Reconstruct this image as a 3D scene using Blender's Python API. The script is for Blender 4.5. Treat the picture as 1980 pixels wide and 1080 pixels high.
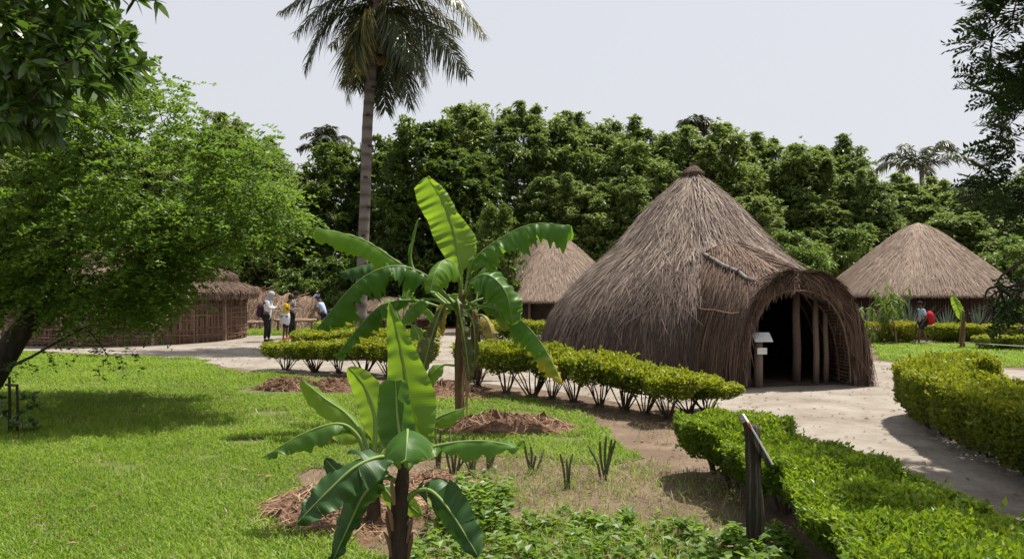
import bpy, math, random
import numpy as np
from mathutils import Vector, Matrix, geometry

for o in list(bpy.data.objects):
    bpy.data.objects.remove(o)
scene = bpy.context.scene
C = scene.collection

# ------------------------------------------------------------------ camera, sky, sun, exposure
F, CX, HY, CAMH = 1500.0, 990.0, 558.0, 1.75      # focal length in photo pixels, optical centre, horizon row, eye height
cam_d = bpy.data.cameras.new('camera')
cam = bpy.data.objects.new('camera', cam_d)
C.objects.link(cam)
cam.location = (0, 0, CAMH)
cam.rotation_euler = (math.radians(90), 0, 0)
cam_d.sensor_width = 36.0
cam_d.lens = 36.0 * F / 1980.0
cam_d.shift_y = (HY - 540.0) / 1980.0
cam_d.clip_start = 0.05
cam_d.clip_end = 2000
scene.camera = cam

SUN_EL, SUN_AZ = math.radians(66), math.radians(52)     # azimuth from +Y towards +X
w = bpy.data.worlds.new('World')
scene.world = w
w.use_nodes = True
nt = w.node_tree
nt.nodes.clear()
sky = nt.nodes.new('ShaderNodeTexSky')
sky.sky_type = 'NISHITA'
sky.sun_disc = False
sky.sun_elevation = SUN_EL
sky.sun_rotation = SUN_AZ
sky.dust_density = 4.0
sky.air_density = 1.0
mixw = nt.nodes.new('ShaderNodeMix')
mixw.data_type = 'RGBA'
mixw.inputs[0].default_value = 0.86
mixw.inputs[7].default_value = (5.0, 5.06, 5.30, 1)     # even bright haze of the white sky
bg = nt.nodes.new('ShaderNodeBackground')
bg.inputs[1].default_value = 0.1
wo = nt.nodes.new('ShaderNodeOutputWorld')
nt.links.new(sky.outputs[0], mixw.inputs[6])
nt.links.new(mixw.outputs[2], bg.inputs[0])
nt.links.new(bg.outputs[0], wo.inputs[0])

sl = bpy.data.lights.new('sun', 'SUN')
sl.energy = 5.0
sl.angle = math.radians(0.6)
sl.color = (1.0, 0.95, 0.86)
so = bpy.data.objects.new('sun', sl)
C.objects.link(so)
SUND = Vector((math.sin(SUN_AZ) * math.cos(SUN_EL), math.cos(SUN_AZ) * math.cos(SUN_EL), math.sin(SUN_EL)))
so.rotation_euler = SUND.to_track_quat('Z', 'Y').to_euler()
so.location = (20, 20, 40)

scene.view_settings.view_transform = 'Standard'
scene.view_settings.look = 'None'
scene.view_settings.exposure = 0.64
scene.view_settings.gamma = 1.0
scene.render.engine = 'CYCLES'
cy = scene.cycles
cy.max_bounces = 10
cy.diffuse_bounces = 6
cy.glossy_bounces = 2
cy.transmission_bounces = 6
cy.transparent_max_bounces = 4
cy.caustics_reflective = False
cy.caustics_refractive = False
cy.use_denoising = True

# ------------------------------------------------------------------ helpers
def P(px, py, Y):
    return np.array([(px - CX) / F * Y, Y, CAMH - (py - HY) / F * Y])

def G(px, py):
    Y = F * CAMH / (py - HY)
    return np.array([(px - CX) / F * Y, Y, 0.0])

def GX(px, Y):
    return np.array([(px - CX) / F * Y, Y, 0.0])

def nrm(v):
    v = np.asarray(v, float)
    return v / np.maximum(np.linalg.norm(v, axis=-1, keepdims=True), 1e-9)

class MB:
    """collects vertices / faces / a per-vertex 'tint' and links them as one mesh object"""
    def __init__(s):
        s.v, s.q, s.t, s.tint, s.al, s.n = [], [], [], [], [], 0
    def add(s, v, f, tint=0.5, along=0.0):
        v = np.asarray(v, float).reshape(-1, 3)
        f = np.asarray(f, np.int64)
        if f.size:
            (s.q if f.shape[1] == 4 else s.t).append(f + s.n)
        s.v.append(v)
        s.tint.append(np.broadcast_to(np.asarray(tint, float), (len(v),)))
        s.al.append(np.broadcast_to(np.asarray(along, float), (len(v),)))
        s.n += len(v)
        return s
    def mesh(s, name, mat=None, smooth=False):
        me = bpy.data.meshes.new(name)
        v = np.concatenate(s.v) if s.v else np.zeros((0, 3))
        q = np.concatenate(s.q) if s.q else np.zeros((0, 4), np.int64)
        t = np.concatenate(s.t) if s.t else np.zeros((0, 3), np.int64)
        me.vertices.add(len(v))
        me.vertices.foreach_set('co', v.astype(np.float32).ravel())
        li = np.concatenate([q.ravel(), t.ravel()]).astype(np.int32)
        me.loops.add(len(li))
        me.loops.foreach_set('vertex_index', li)
        nq, ntr = len(q), len(t)
        me.polygons.add(nq + ntr)
        st = np.concatenate([np.arange(nq) * 4, nq * 4 + np.arange(ntr) * 3]).astype(np.int32)
        me.polygons.foreach_set('loop_start', st)
        me.polygons.foreach_set('use_smooth', np.full(nq + ntr, bool(smooth)))
        a = me.attributes.new('tint', 'FLOAT', 'POINT')
        a.data.foreach_set('value', np.concatenate(s.tint).astype(np.float32))
        a = me.attributes.new('along', 'FLOAT', 'POINT')
        a.data.foreach_set('value', np.concatenate(s.al).astype(np.float32))
        me.update(calc_edges=True)
        me.validate()
        if mat: me.materials.append(mat)
        return me
    def build(s, name, mat, parent=None, smooth=False, loc=None):
        o = bpy.data.objects.new(name, s.mesh(name, mat, smooth))
        C.objects.link(o)
        if parent is not None: o.parent = parent
        if loc is not None: o.location = loc
        return o

def tag(o, label=None, cat=None, group=None, kind=None):
    if label: o['label'] = label
    if cat: o['category'] = cat
    if group: o['group'] = group
    if kind: o['kind'] = kind
    return o

def empty(name, loc, label, cat, group=None, rz=0, scale=None):
    o = bpy.data.objects.new(name, None)
    C.objects.link(o)
    o.location = [float(x) for x in loc]
    o.rotation_euler = (0, 0, rz)
    o.empty_display_size = 0.2
    if scale is not None: o.scale = scale
    return tag(o, label, cat, group)

def copy_tree(o, parent=None):
    c = o.copy()
    C.objects.link(c)
    if parent is not None: c.parent = parent
    for ch in list(o.children): copy_tree(ch, c)
    return c

def tube(pts, rad, n=6, mb=None, tint=0.5, cap=True):
    """tapered tube along a polyline"""
    pts = np.asarray(pts, float)
    K = len(pts)
    rad = np.broadcast_to(np.asarray(rad, float), (K,))
    T = nrm(np.gradient(pts, axis=0))
    ref = np.array([0, 0, 1.0]) if abs(T[0, 2]) < 0.9 else np.array([1.0, 0, 0])
    U = nrm(np.cross(T, ref)); W = np.cross(T, U)
    a = np.arange(n) / n * 2 * math.pi
    v = pts[:, None] + rad[:, None, None] * (np.cos(a)[None, :, None] * U[:, None] + np.sin(a)[None, :, None] * W[:, None])
    v = v.reshape(-1, 3)
    i = np.arange(K - 1)[:, None] * n; j = np.arange(n)[None]; jn = (j + 1) % n
    f = np.stack([i + j, i + jn, i + n + jn, i + n + j], -1).reshape(-1, 4)
    mb = mb or MB()
    al = np.repeat(np.concatenate([[0], np.cumsum(np.linalg.norm(np.diff(pts, axis=0), axis=1))]), n)
    if cap:
        v = np.concatenate([v, pts[:1], pts[-1:]])
        al = np.concatenate([al, [al[0], al[-1]]])
        c0, c1 = K * n, K * n + 1
        mb.add(v, f, tint, al)
        tr = [[c0, (k + 1) % n, k] for k in range(n)] + [[c1, (K - 1) * n + k, (K - 1) * n + (k + 1) % n] for k in range(n)]
        mb.t.append(np.array(tr) + mb.n - len(v))
    else:
        mb.add(v, f, tint, al)
    return mb

def box(mb, c, size, R=None, tint=0.5, bev=0.0):
    sx, sy, sz = [s / 2 for s in size]
    b = bev
    v = []
    for z, e in ((-sz, b), (-sz + b, 0), (sz - b, 0), (sz, b)):
        for x, y in ((-sx + e, -sy + b), (-sx + b, -sy + e), (sx - b, -sy + e), (sx - e, -sy + b), (sx - e, sy - b), (sx - b, sy - e), (-sx + b, sy - e), (-sx + e, sy - b)):
            v.append((x, y, z))
    v = np.array(v)
    f4 = []
    for k in range(3):
        for j in range(8):
            f4.append([k * 8 + j, k * 8 + (j + 1) % 8, k * 8 + 8 + (j + 1) % 8, k * 8 + 8 + j])
    f4 += [[0, 7, 4, 3], [0, 3, 2, 1], [4, 7, 6, 5], [24, 27, 28, 31], [24, 25, 26, 27], [28, 29, 30, 31]]
    if R is not None: v = v @ np.array(R).T
    mb.add(v + np.asarray(c, float), f4, tint)
    return mb

def ribbons(mb, Pt, S, wid, tint):
    """Pt (N,K,3) centre lines, S (N,K,3) or (N,1,3) side vectors, wid (N,K) full widths, tint (N,)"""
    N, K = Pt.shape[:2]
    wid = np.broadcast_to(wid, (N, K))
    h = S * wid[..., None] * 0.5
    v = np.stack([Pt - h, Pt + h], 2).reshape(-1, 3)
    b = (np.arange(N) * K * 2)[:, None] + (np.arange(K - 1) * 2)[None]
    f = np.stack([b, b + 1, b + 3, b + 2], -1).reshape(-1, 4)
    tint = np.asarray(tint, float)
    tt = np.repeat(tint, K * 2) if tint.ndim == 1 else np.repeat(tint.ravel(), 2)
    mb.add(v, f, tt)
    return mb

def rhombs(mb, b, d, s, L, Wd, tint, fold=0.15, droop=0.1):
    """one four-sided pointed leaf per row"""
    N = len(b)
    d = nrm(d); s = s - d * np.sum(s * d, 1, keepdims=True); s = nrm(s); n = np.cross(d, s)
    L = np.broadcast_to(L, (N,))[:, None]; Wd = np.broadcast_to(Wd, (N,))[:, None]
    m = b + d * L * 0.45
    v = np.stack([b, m + s * Wd * .5 + n * fold * Wd, b + d * L - n * droop * L, m - s * Wd * .5 + n * fold * Wd], 1).reshape(-1, 3)
    f = (np.arange(N) * 4)[:, None] + np.arange(4)[None]
    mb.add(v, f, np.repeat(np.broadcast_to(tint, (N,)), 4))
    return mb

def rnd_unit(r, n):
    return nrm(r.normal(size=(n, 3)))

def curve(pts, n):
    """Catmull-Rom through control points"""
    p = np.asarray(pts, float)
    p = np.concatenate([[2 * p[0] - p[1]], p, [2 * p[-1] - p[-2]]])
    m = len(p) - 3
    out = []
    for t in np.linspace(0, m, n):
        k = min(int(t), m - 1); u = t - k
        a, b, c, d = p[k:k + 4]
        out.append(0.5 * ((2 * b) + (-a + c) * u + (2 * a - 5 * b + 4 * c - d) * u * u + (-a + 3 * b - 3 * c + d) * u ** 3))
    return np.array(out)

def in_poly(x, y, poly):
    x = np.asarray(x); y = np.asarray(y)
    ins = np.zeros(x.shape, bool)
    n = len(poly)
    for i in range(n):
        x1, y1 = poly[i]; x2, y2 = poly[(i + 1) % n]
        c = ((y1 > y) != (y2 > y)) & (x < (x2 - x1) * (y - y1) / ((y2 - y1) or 1e-9) + x1)
        ins ^= c
    return ins

# ------------------------------------------------------------------ materials
def new_mat(name):
    m = bpy.data.materials.new(name)
    m.use_nodes = True
    n = m.node_tree.nodes
    n.clear()
    return m, n, m.node_tree.links

def ramp(n, cols):
    r = n.new('ShaderNodeValToRGB')
    e = r.color_ramp.elements
    for k in range(len(cols) - 2): e.new(0.5)
    for k, (p, c) in enumerate(cols):
        e[k].position = p
        e[k].color = (*c, 1)
    return r

def leaf_mat(name, cols, transl=0.4, tcol=(0.25, 0.42, 0.04), rough=0.45, spec=0.4, veins=False, noise=0.25, nscale=0.8, objvar=0.0):
    m, n, l = new_mat(name)
    at = n.new('ShaderNodeAttribute'); at.attribute_name = 'tint'
    tc = n.new('ShaderNodeTexCoord')
    nz = n.new('ShaderNodeTexNoise'); nz.inputs['Scale'].default_value = nscale; nz.inputs['Detail'].default_value = 3
    l.new(tc.outputs['Object'], nz.inputs['Vector'])
    ma = n.new('ShaderNodeMath'); ma.operation = 'MULTIPLY_ADD'
    l.new(nz.outputs['Fac'], ma.inputs[0]); ma.inputs[1].default_value = noise * 2; ma.inputs[2].default_value = -noise
    ad = n.new('ShaderNodeMath'); ad.operation = 'ADD'
    l.new(at.outputs['Fac'], ad.inputs[0]); l.new(ma.outputs[0], ad.inputs[1])
    oi = n.new('ShaderNodeObjectInfo')
    av = n.new('ShaderNodeMath'); av.operation = 'MULTIPLY_ADD'
    l.new(oi.outputs['Random'], av.inputs[0]); av.inputs[1].default_value = objvar; l.new(ad.outputs[0], av.inputs[2])
    sb = n.new('ShaderNodeMath'); sb.operation = 'SUBTRACT'; sb.inputs[1].default_value = objvar * .5
    l.new(av.outputs[0], sb.inputs[0])
    r = ramp(n, cols); l.new(sb.outputs[0], r.inputs[0])
    pb = n.new('ShaderNodeBsdfPrincipled')
    pb.inputs['Roughness'].default_value = rough
    pb.inputs['Specular IOR Level'].default_value = spec
    l.new(r.outputs[0], pb.inputs['Base Color'])
    tr = n.new('ShaderNodeBsdfTranslucent')
    mc = n.new('ShaderNodeMix'); mc.data_type = 'RGBA'; mc.blend_type = 'MIX'; mc.inputs[0].default_value = 0.6
    l.new(r.outputs[0], mc.inputs[6]); mc.inputs[7].default_value = (*tcol, 1)
    l.new(mc.outputs[2], tr.inputs[0])
    mx = n.new('ShaderNodeMixShader'); mx.inputs[0].default_value = transl
    l.new(pb.outputs[0], mx.inputs[1]); l.new(tr.outputs[0], mx.inputs[2])
    if veins:
        al = n.new('ShaderNodeAttribute'); al.attribute_name = 'along'
        mu = n.new('ShaderNodeMath'); mu.operation = 'MULTIPLY'; mu.inputs[1].default_value = veins
        l.new(al.outputs['Fac'], mu.inputs[0])
        sn = n.new('ShaderNodeMath'); sn.operation = 'SINE'; l.new(mu.outputs[0], sn.inputs[0])
        bp = n.new('ShaderNodeBump'); bp.inputs['Strength'].default_value = 0.07; bp.inputs['Distance'].default_value = 0.004
        l.new(sn.outputs[0], bp.inputs['Height']); l.new(bp.outputs[0], pb.inputs['Normal']); l.new(bp.outputs[0], tr.inputs['Normal'])
    o = n.new('ShaderNodeOutputMaterial'); l.new(mx.outputs[0], o.inputs[0])
    return m

def surf_mat(name, cols, scale=3.0, detail=6, rough=0.85, spec=0.2, stretch=(1, 1, 1), bump=0.4, bscale=20, bdist=0.01, tintw=0.0, coord='Object'):
    """noise-coloured surface, optionally shifted by the mesh's own tint"""
    m, n, l = new_mat(name)
    tc = n.new('ShaderNodeTexCoord')
    mp = n.new('ShaderNodeMapping'); mp.inputs['Scale'].default_value = stretch
    l.new(tc.outputs[coord], mp.inputs[0])
    nz = n.new('ShaderNodeTexNoise'); nz.inputs['Scale'].default_value = scale; nz.inputs['Detail'].default_value = detail; nz.inputs['Roughness'].default_value = 0.65
    l.new(mp.outputs[0], nz.inputs['Vector'])
    src = nz.outputs['Fac']
    if tintw:
        at = n.new('ShaderNodeAttribute'); at.attribute_name = 'tint'
        mx = n.new('ShaderNodeMix'); mx.inputs[0].default_value = tintw
        l.new(src, mx.inputs[2]); l.new(at.outputs['Fac'], mx.inputs[3]); src = mx.outputs[0]
    r = ramp(n, cols); l.new(src, r.inputs[0])
    pb = n.new('ShaderNodeBsdfPrincipled')
    pb.inputs['Roughness'].default_value = rough; pb.inputs['Specular IOR Level'].default_value = spec
    l.new(r.outputs[0], pb.inputs['Base Color'])
    if bump:
        nb = n.new('ShaderNodeTexNoise'); nb.inputs['Scale'].default_value = bscale; nb.inputs['Detail'].default_value = 5
        l.new(mp.outputs[0], nb.inputs['Vector'])
        bp = n.new('ShaderNodeBump'); bp.inputs['Strength'].default_value = bump; bp.inputs['Distance'].default_value = bdist
        l.new(nb.outputs['Fac'], bp.inputs['Height']); l.new(bp.outputs[0], pb.inputs['Normal'])
    o = n.new('ShaderNodeOutputMaterial'); l.new(pb.outputs[0], o.inputs[0])
    return m

M = {}
M['soil'] = surf_mat('soil', [(0.25, (.065, .041, .027)), (0.5, (.135, .092, .062)), (0.75, (.23, .168, .118))], scale=1.3, detail=8, bump=.7, bscale=14, bdist=.03)
M['sand'] = surf_mat('sand', [(0.27, (.125, .095, .070)), (0.42, (.21, .178, .145)), (0.55, (.262, .230, .194)), (0.75, (.325, .292, .25))], scale=1.1, detail=9, bump=.9, bscale=7, bdist=.05)
M['turf'] = surf_mat('turf', [(0.3, (.06, .08, .022)), (0.5, (.10, .125, .034)), (0.64, (.135, .12, .06)), (0.75, (.14, .105, .068))], scale=1.6, bump=.6, bscale=40, bdist=.02)
M['mulch'] = surf_mat('mulch', [(0.3, (.06, .033, .02)), (0.5, (.15, .082, .05)), (0.75, (.25, .15, .10))], scale=6, bump=.9, bscale=25, bdist=.03, tintw=.3)
M['straw'] = surf_mat('straw', [(0.1, (.10, .052, .03)), (0.5, (.235, .145, .085)), (0.9, (.42, .30, .19))], scale=5, bump=0, tintw=.8)
M['grass'] = leaf_mat('grass', [(0.0, (.05, .085, .012)), (0.4, (.145, .245, .024)), (0.75, (.245, .355, .042)), (1.0, (.40, .41, .12))], transl=.45, tcol=(.43, .62, .05), noise=.32, nscale=.8, spec=.3)
M['dry_grass'] = leaf_mat('dry_grass', [(0.0, (.10, .13, .035)), (0.5, (.25, .22, .10)), (1.0, (.42, .35, .20))], transl=.3, tcol=(.4, .36, .16), noise=.3)
M['weed'] = leaf_mat('weed', [(0.0, (.04, .085, .012)), (0.5, (.10, .19, .022)), (1.0, (.20, .29, .04))], transl=.45, tcol=(.34, .50, .03), noise=.2, nscale=2)
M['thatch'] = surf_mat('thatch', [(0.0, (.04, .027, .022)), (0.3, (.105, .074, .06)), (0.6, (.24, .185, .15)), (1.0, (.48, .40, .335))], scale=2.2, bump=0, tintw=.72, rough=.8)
M['thatch_red'] = surf_mat('thatch_red', [(0.0, (.045, .028, .022)), (0.35, (.11, .07, .052)), (0.65, (.20, .135, .10)), (1.0, (.36, .28, .22))], scale=2.5, bump=0, tintw=.7, rough=.8)
M['thatch_pale'] = surf_mat('thatch_pale', [(0.0, (.09, .063, .048)), (0.4, (.235, .172, .132)), (0.75, (.345, .262, .205)), (1.0, (.48, .385, .315))], scale=1.5, bump=0, tintw=.65, rough=.85)
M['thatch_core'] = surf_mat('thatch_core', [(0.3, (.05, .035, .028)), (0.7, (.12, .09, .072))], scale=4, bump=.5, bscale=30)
M['grey_log'] = surf_mat('grey_log', [(0.3, (.13, .11, .10)), (0.6, (.26, .235, .22)), (0.8, (.38, .36, .34))], scale=9, bump=.6, bscale=30)
M['wood'] = surf_mat('wood', [(0.25, (.06, .04, .03)), (0.5, (.15, .105, .08)), (0.8, (.27, .205, .165))], scale=7, stretch=(1, 1, .12), bump=.6, bscale=30, bdist=.01, tintw=.3)
M['old_wood'] = surf_mat('old_wood', [(0.34, (.016, .013, .010)), (0.52, (.04, .033, .025)), (0.66, (.13, .115, .08)), (0.8, (.26, .23, .165))], scale=26, stretch=(1, 1, .045), bump=1, bscale=40, bdist=.012)
M['stick'] = surf_mat('stick', [(0.0, (.095, .052, .036)), (0.5, (.23, .145, .105)), (1.0, (.42, .31, .23))], scale=4, bump=0, tintw=.75)
M['dark_stick'] = surf_mat('dark_stick', [(0.0, (.05, .032, .025)), (0.5, (.11, .075, .06)), (1.0, (.20, .15, .12))], scale=4, bump=0, tintw=.75)
M['mud_dark'] = surf_mat('mud_dark', [(0.0, (.065, .035, .028)), (0.5, (.10, .06, .048)), (1.0, (.14, .09, .07))], scale=3, bump=.5, bscale=12, bdist=.03, tintw=.3)
M['mud'] = surf_mat('mud', [(0.3, (.12, .064, .045)), (0.7, (.22, .13, .095))], scale=3, bump=.8, bscale=12, bdist=.03)
M['bark'] = surf_mat('bark', [(0.3, (.02, .016, .012)), (0.55, (.05, .04, .03)), (0.8, (.10, .085, .065))], scale=8, stretch=(1, 1, .3), bump=.8, bscale=20, bdist=.02)
M['palm_bark'] = surf_mat('palm_bark', [(0.3, (.085, .07, .06)), (0.6, (.19, .165, .145)), (0.8, (.27, .24, .215))], scale=3, stretch=(1, 1, 3), bump=.7, bscale=12, bdist=.03, tintw=.5)
M['stem'] = surf_mat('stem', [(0.3, (.035, .025, .018)), (0.7, (.10, .075, .05))], scale=10, bump=.4)
M['fine_leaf'] = leaf_mat('fine_leaf', [(0.0, (.024, .054, .010)), (0.5, (.082, .155, .020)), (1.0, (.215, .31, .045))], transl=.43, tcol=(.28, .44, .04), spec=.3)
M['broad_leaf'] = leaf_mat('broad_leaf', [(0.0, (.02, .048, .010)), (0.5, (.055, .115, .018)), (1.0, (.14, .22, .035))], transl=.3, tcol=(.18, .32, .03), rough=.35, spec=.5)
M['dark_leaf'] = leaf_mat('dark_leaf', [(0.0, (.018, .036, .010)), (0.6, (.04, .075, .016)), (1.0, (.085, .135, .028))], spec=.12, transl=.2, tcol=(.08, .14, .02), rough=.4)
M['neem_leaf'] = leaf_mat('neem_leaf', [(0.0, (.044, .074, .020)), (0.45, (.112, .165, .040)), (1.0, (.27, .33, .10))], objvar=.36, transl=.43, tcol=(.29, .39, .07), noise=.2, nscale=.35)
M['mango_leaf'] = leaf_mat('mango_leaf', [(0.0, (.028, .052, .013)), (0.5, (.072, .12, .024)), (1.0, (.19, .25, .05))], objvar=.25, transl=.36, tcol=(.22, .32, .035), rough=.38, noise=.2, nscale=.5)
M['pale_leaf'] = leaf_mat('pale_leaf', [(0.0, (.06, .095, .02)), (0.5, (.125, .185, .035)), (1.0, (.23, .29, .07))], transl=.4, tcol=(.24, .38, .05), noise=.2, nscale=.5)
M['hedge_leaf'] = leaf_mat('hedge_leaf', [(0.0, (.03, .05, .010)), (0.45, (.09, .14, .016)), (0.75, (.25, .295, .02)), (1.0, (.43, .43, .03))], transl=.42, tcol=(.43, .47, .02), noise=.15, nscale=3)
M['hedge_green'] = leaf_mat('hedge_green', [(0.0, (.02, .045, .010)), (0.5, (.085, .15, .014)), (0.8, (.185, .275, .02)), (1.0, (.32, .375, .03))], transl=.44, tcol=(.34, .50, .02), noise=.18, nscale=2)
M['hedge_gold'] = leaf_mat('hedge_gold', [(0.0, (.06, .09, .012)), (0.45, (.20, .23, .02)), (1.0, (.48, .42, .03))], transl=.4, tcol=(.45, .45, .03), noise=.15, nscale=3)
M['banana'] = leaf_mat('banana', [(0.0, (.03, .075, .014)), (0.35, (.055, .135, .02)), (0.6, (.105, .21, .035)), (0.8, (.28, .27, .04)), (1.0, (.48, .32, .04))], transl=.42, tcol=(.22, .45, .02), rough=.42, spec=.35, veins=420, noise=.14, nscale=5)
M['banana_bright'] = leaf_mat('banana_bright', [(0.0, (.07, .16, .02)), (0.5, (.13, .25, .03)), (1.0, (.22, .32, .05))], transl=.5, tcol=(.34, .52, .02), rough=.45, spec=.35, veins=420, noise=.12, nscale=5)
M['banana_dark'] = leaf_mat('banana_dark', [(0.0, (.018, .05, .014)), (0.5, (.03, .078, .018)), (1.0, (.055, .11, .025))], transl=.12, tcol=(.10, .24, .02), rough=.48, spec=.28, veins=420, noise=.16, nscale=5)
M['banana_dead'] = leaf_mat('banana_dead', [(0.0, (.04, .05, .015)), (0.4, (.10, .11, .04)), (0.7, (.22, .20, .09)), (1.0, (.50, .34, .05))], transl=.25, tcol=(.3, .28, .06), noise=.3, nscale=6)
M['midrib'] = surf_mat('midrib', [(0.2, (.10, .18, .04)), (0.8, (.24, .32, .09))], scale=4, bump=0, rough=.5, tintw=.5)
M['pseudostem'] = surf_mat('pseudostem', [(0.25, (.045, .03, .018)), (0.5, (.15, .095, .05)), (0.7, (.24, .165, .075)), (0.9, (.20, .22, .07))], scale=5, stretch=(2.5, 2.5, .5), bump=.6, bscale=20, bdist=.01, tintw=.35)
M['dark_stem'] = surf_mat('dark_stem', [(0.3, (.022, .016, .012)), (0.7, (.075, .05, .034))], scale=5, stretch=(3, 3, .5), bump=.8, bscale=18, bdist=.012)
M['palm_leaf'] = leaf_mat('palm_leaf', [(0.0, (.02, .03, .014)), (0.45, (.048, .07, .024)), (0.75, (.13, .13, .04)), (1.0, (.34, .26, .08))], transl=.22, tcol=(.24, .24, .05), rough=.4, noise=.15, nscale=.6)
M['far_palm'] = leaf_mat('far_palm', [(0.0, (.03, .042, .024)), (0.5, (.065, .082, .045)), (1.0, (.14, .15, .085))], transl=.25, tcol=(.2, .22, .1))
M['agave'] = leaf_mat('agave', [(0.0, (.07, .10, .075)), (0.5, (.13, .17, .13)), (1.0, (.22, .26, .20))], transl=.08, tcol=(.15, .2, .1), rough=.5)
M['cactus'] = surf_mat('cactus', [(0.3, (.055, .07, .03)), (0.7, (.15, .16, .075))], scale=12, bump=.5, bscale=40)
M['white_paint'] = surf_mat('white_paint', [(0.3, (.60, .60, .57)), (0.7, (.80, .80, .78))], scale=6, bump=.1, rough=.5)
M['sign_paper'] = surf_mat('sign_paper', [(0.32, (.60, .61, .58)), (0.5, (.74, .75, .73)), (0.75, (.80, .81, .79))], scale=16, bump=.1, rough=.35)
M['red_paint'] = surf_mat('red_paint', [(0.3, (.30, .03, .02)), (0.7, (.42, .06, .04))], scale=9, bump=.1, rough=.5)
M['old_straw'] = surf_mat('old_straw', [(0.1, (.07, .04, .026)), (0.5, (.18, .115, .078)), (0.9, (.36, .26, .185))], scale=3, bump=0, tintw=.7)
M['rope'] = surf_mat('rope', [(0.3, (.05, .035, .028)), (0.7, (.14, .10, .08))], scale=20, bump=.6, bscale=60)
M['stone'] = surf_mat('stone', [(0.3, (.38, .35, .32)), (0.7, (.58, .55, .51))], scale=5, bump=.4)
M['hose'] = surf_mat('hose', [(0.3, (.50, .52, .46)), (0.7, (.62, .64, .58))], scale=8, bump=0, rough=.5)
M['skin'] = surf_mat('skin', [(0.3, (.10, .055, .035)), (0.7, (.15, .085, .055))], scale=8, bump=0, rough=.5)
M['shadow_gap'] = surf_mat('shadow_gap', [(0.3, (.035, .025, .02)), (0.7, (.07, .05, .04))], scale=4, bump=.3)
def cloth(name, c):
    M[name] = surf_mat(name, [(0.3, tuple(x * .8 for x in c)), (0.7, c)], scale=9, bump=.3, bscale=30, rough=.85)
cloth('cloth_white', (.62, .63, .65)); cloth('cloth_grey', (.36, .37, .40)); cloth('cloth_black', (.018, .018, .022)); cloth('cloth_yellow', (.70, .48, .02))
cloth('cloth_blue', (.03, .05, .32)); cloth('cloth_sky', (.38, .50, .68)); cloth('cloth_red', (.52, .02, .035)); cloth('cloth_navy', (.02, .022, .05)); cloth('cloth_maroon', (.045, .02, .035)); cloth('hair', (.014, .01, .008))
cloth('cloth_bright', (.74, .74, .74)); cloth('shoe_red', (.45, .06, .05))

# ------------------------------------------------------------------ ground, path, lawns
rng = np.random.default_rng(7)

def sheet(name, pts, z, mat, kind='structure', label=None, cat=None, jit=0.12, step=0.35, seed=0):
    """flat sheet with an irregular outline on the ground"""
    r = random.Random(seed)
    out = []
    n = len(pts)
    for i in range(n):
        a = np.array(pts[i][:2], float); b = np.array(pts[(i + 1) % n][:2], float)
        d = np.linalg.norm(b - a); k = max(1, min(60, int(d / step)))
        nn = np.array([-(b - a)[1], (b - a)[0]]) / max(d, 1e-6)
        for j in range(k):
            q = a + (b - a) * j / k + nn * r.uniform(-jit, jit) * (1 if j else .4)
            out.append(Vector((q[0], q[1], 0)))
    tris = geometry.tessellate_polygon([out])
    mb = MB()
    f = np.array(tris)
    v = np.array([[p.x, p.y, z] for p in out])
    a, b, c = v[f[:, 0]], v[f[:, 1]], v[f[:, 2]]
    flip = np.cross(b - a, c - a)[:, 2] < 0
    f[flip] = f[flip][:, ::-1]
    mb.add(v, f)
    o = mb.build(name, mat)
    tag(o, label, cat, None, kind)
    return o, [(p.x, p.y) for p in out]

mb = MB()
xs = np.concatenate([[-700, -200], np.linspace(-40, 40, 41), [200, 700]]); ys = np.concatenate([[-60, -8], np.linspace(0, 60, 31), [200, 900]])
gx, gy = np.meshgrid(xs, ys, indexing='ij')
v = np.stack([gx, gy, gx * 0], -1).reshape(-1, 3)
i, j = np.meshgrid(np.arange(len(xs) - 1), np.arange(len(ys) - 1), indexing='ij')
b = (i * len(ys) + j).ravel()
mb.add(v, np.stack([b, b + len(ys), b + len(ys) + 1, b + 1], -1))
tag(mb.build('ground', M['soil']), 'bare brown earth under the garden and the trees', 'ground', None, 'structure')

path_px = [(2600, 1210), (1980, 1035), (1700, 950), (1520, 870), (1400, 806), (1330, 792), (1200, 778), (1050, 755), (900, 738), (720, 728), (560, 722),
           (430, 708), (385, 694), (250, 690), (150, 682), (60, 678), (-100, 672), (-100, 655), (300, 648), (470, 646), (620, 644), (760, 640), (1000, 640),
           (1300, 650), (1690, 699), (1900, 712), (2100, 722), (2500, 735)]
path_o, path_poly = sheet('path', [G(*p) for p in path_px], 0.004, M['sand'], label='pale sandy path winding past the big hut between clipped hedges', cat='path', seed=1)

lawn_px = [(-900, 1500), (-1500, 760), (-500, 690), (40, 680), (230, 690), (385, 693), (420, 712), (560, 728), (700, 742), (850, 775), (960, 772), (1010, 770),
           (1130, 800), (1190, 835), (1245, 885), (1180, 900), (1060, 882), (960, 880), (860, 885), (740, 905), (600, 905), (560, 925), (600, 985), (700, 1030), (770, 1090), (790, 1500)]
lawn_o, lawn_poly = sheet('lawn', [G(*p) for p in lawn_px], 0.008, M['turf'], label='bright green lawn filling the left foreground', cat='lawn', seed=2, jit=.16)
lawn2_px = [(1690, 664), (1820, 664), (2000, 664), (2300, 668), (2300, 716), (1990, 711), (1850, 705), (1700, 696)]
lawn2_o, lawn2_poly = sheet('lawn', [G(*p) for p in lawn2_px], 0.008, M['turf'], label='strip of green lawn on the right below the yellow hedge', cat='lawn', seed=3)
lawn3_px = [(470, 627), (560, 626), (700, 627), (700, 645), (560, 648), (470, 649)]
lawn3_o, lawn3_poly = sheet('lawn', [G(*p) for p in lawn3_px], 0.008, M['turf'], label='narrow green lawn patch behind the standing visitors', cat='lawn', seed=4)

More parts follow.
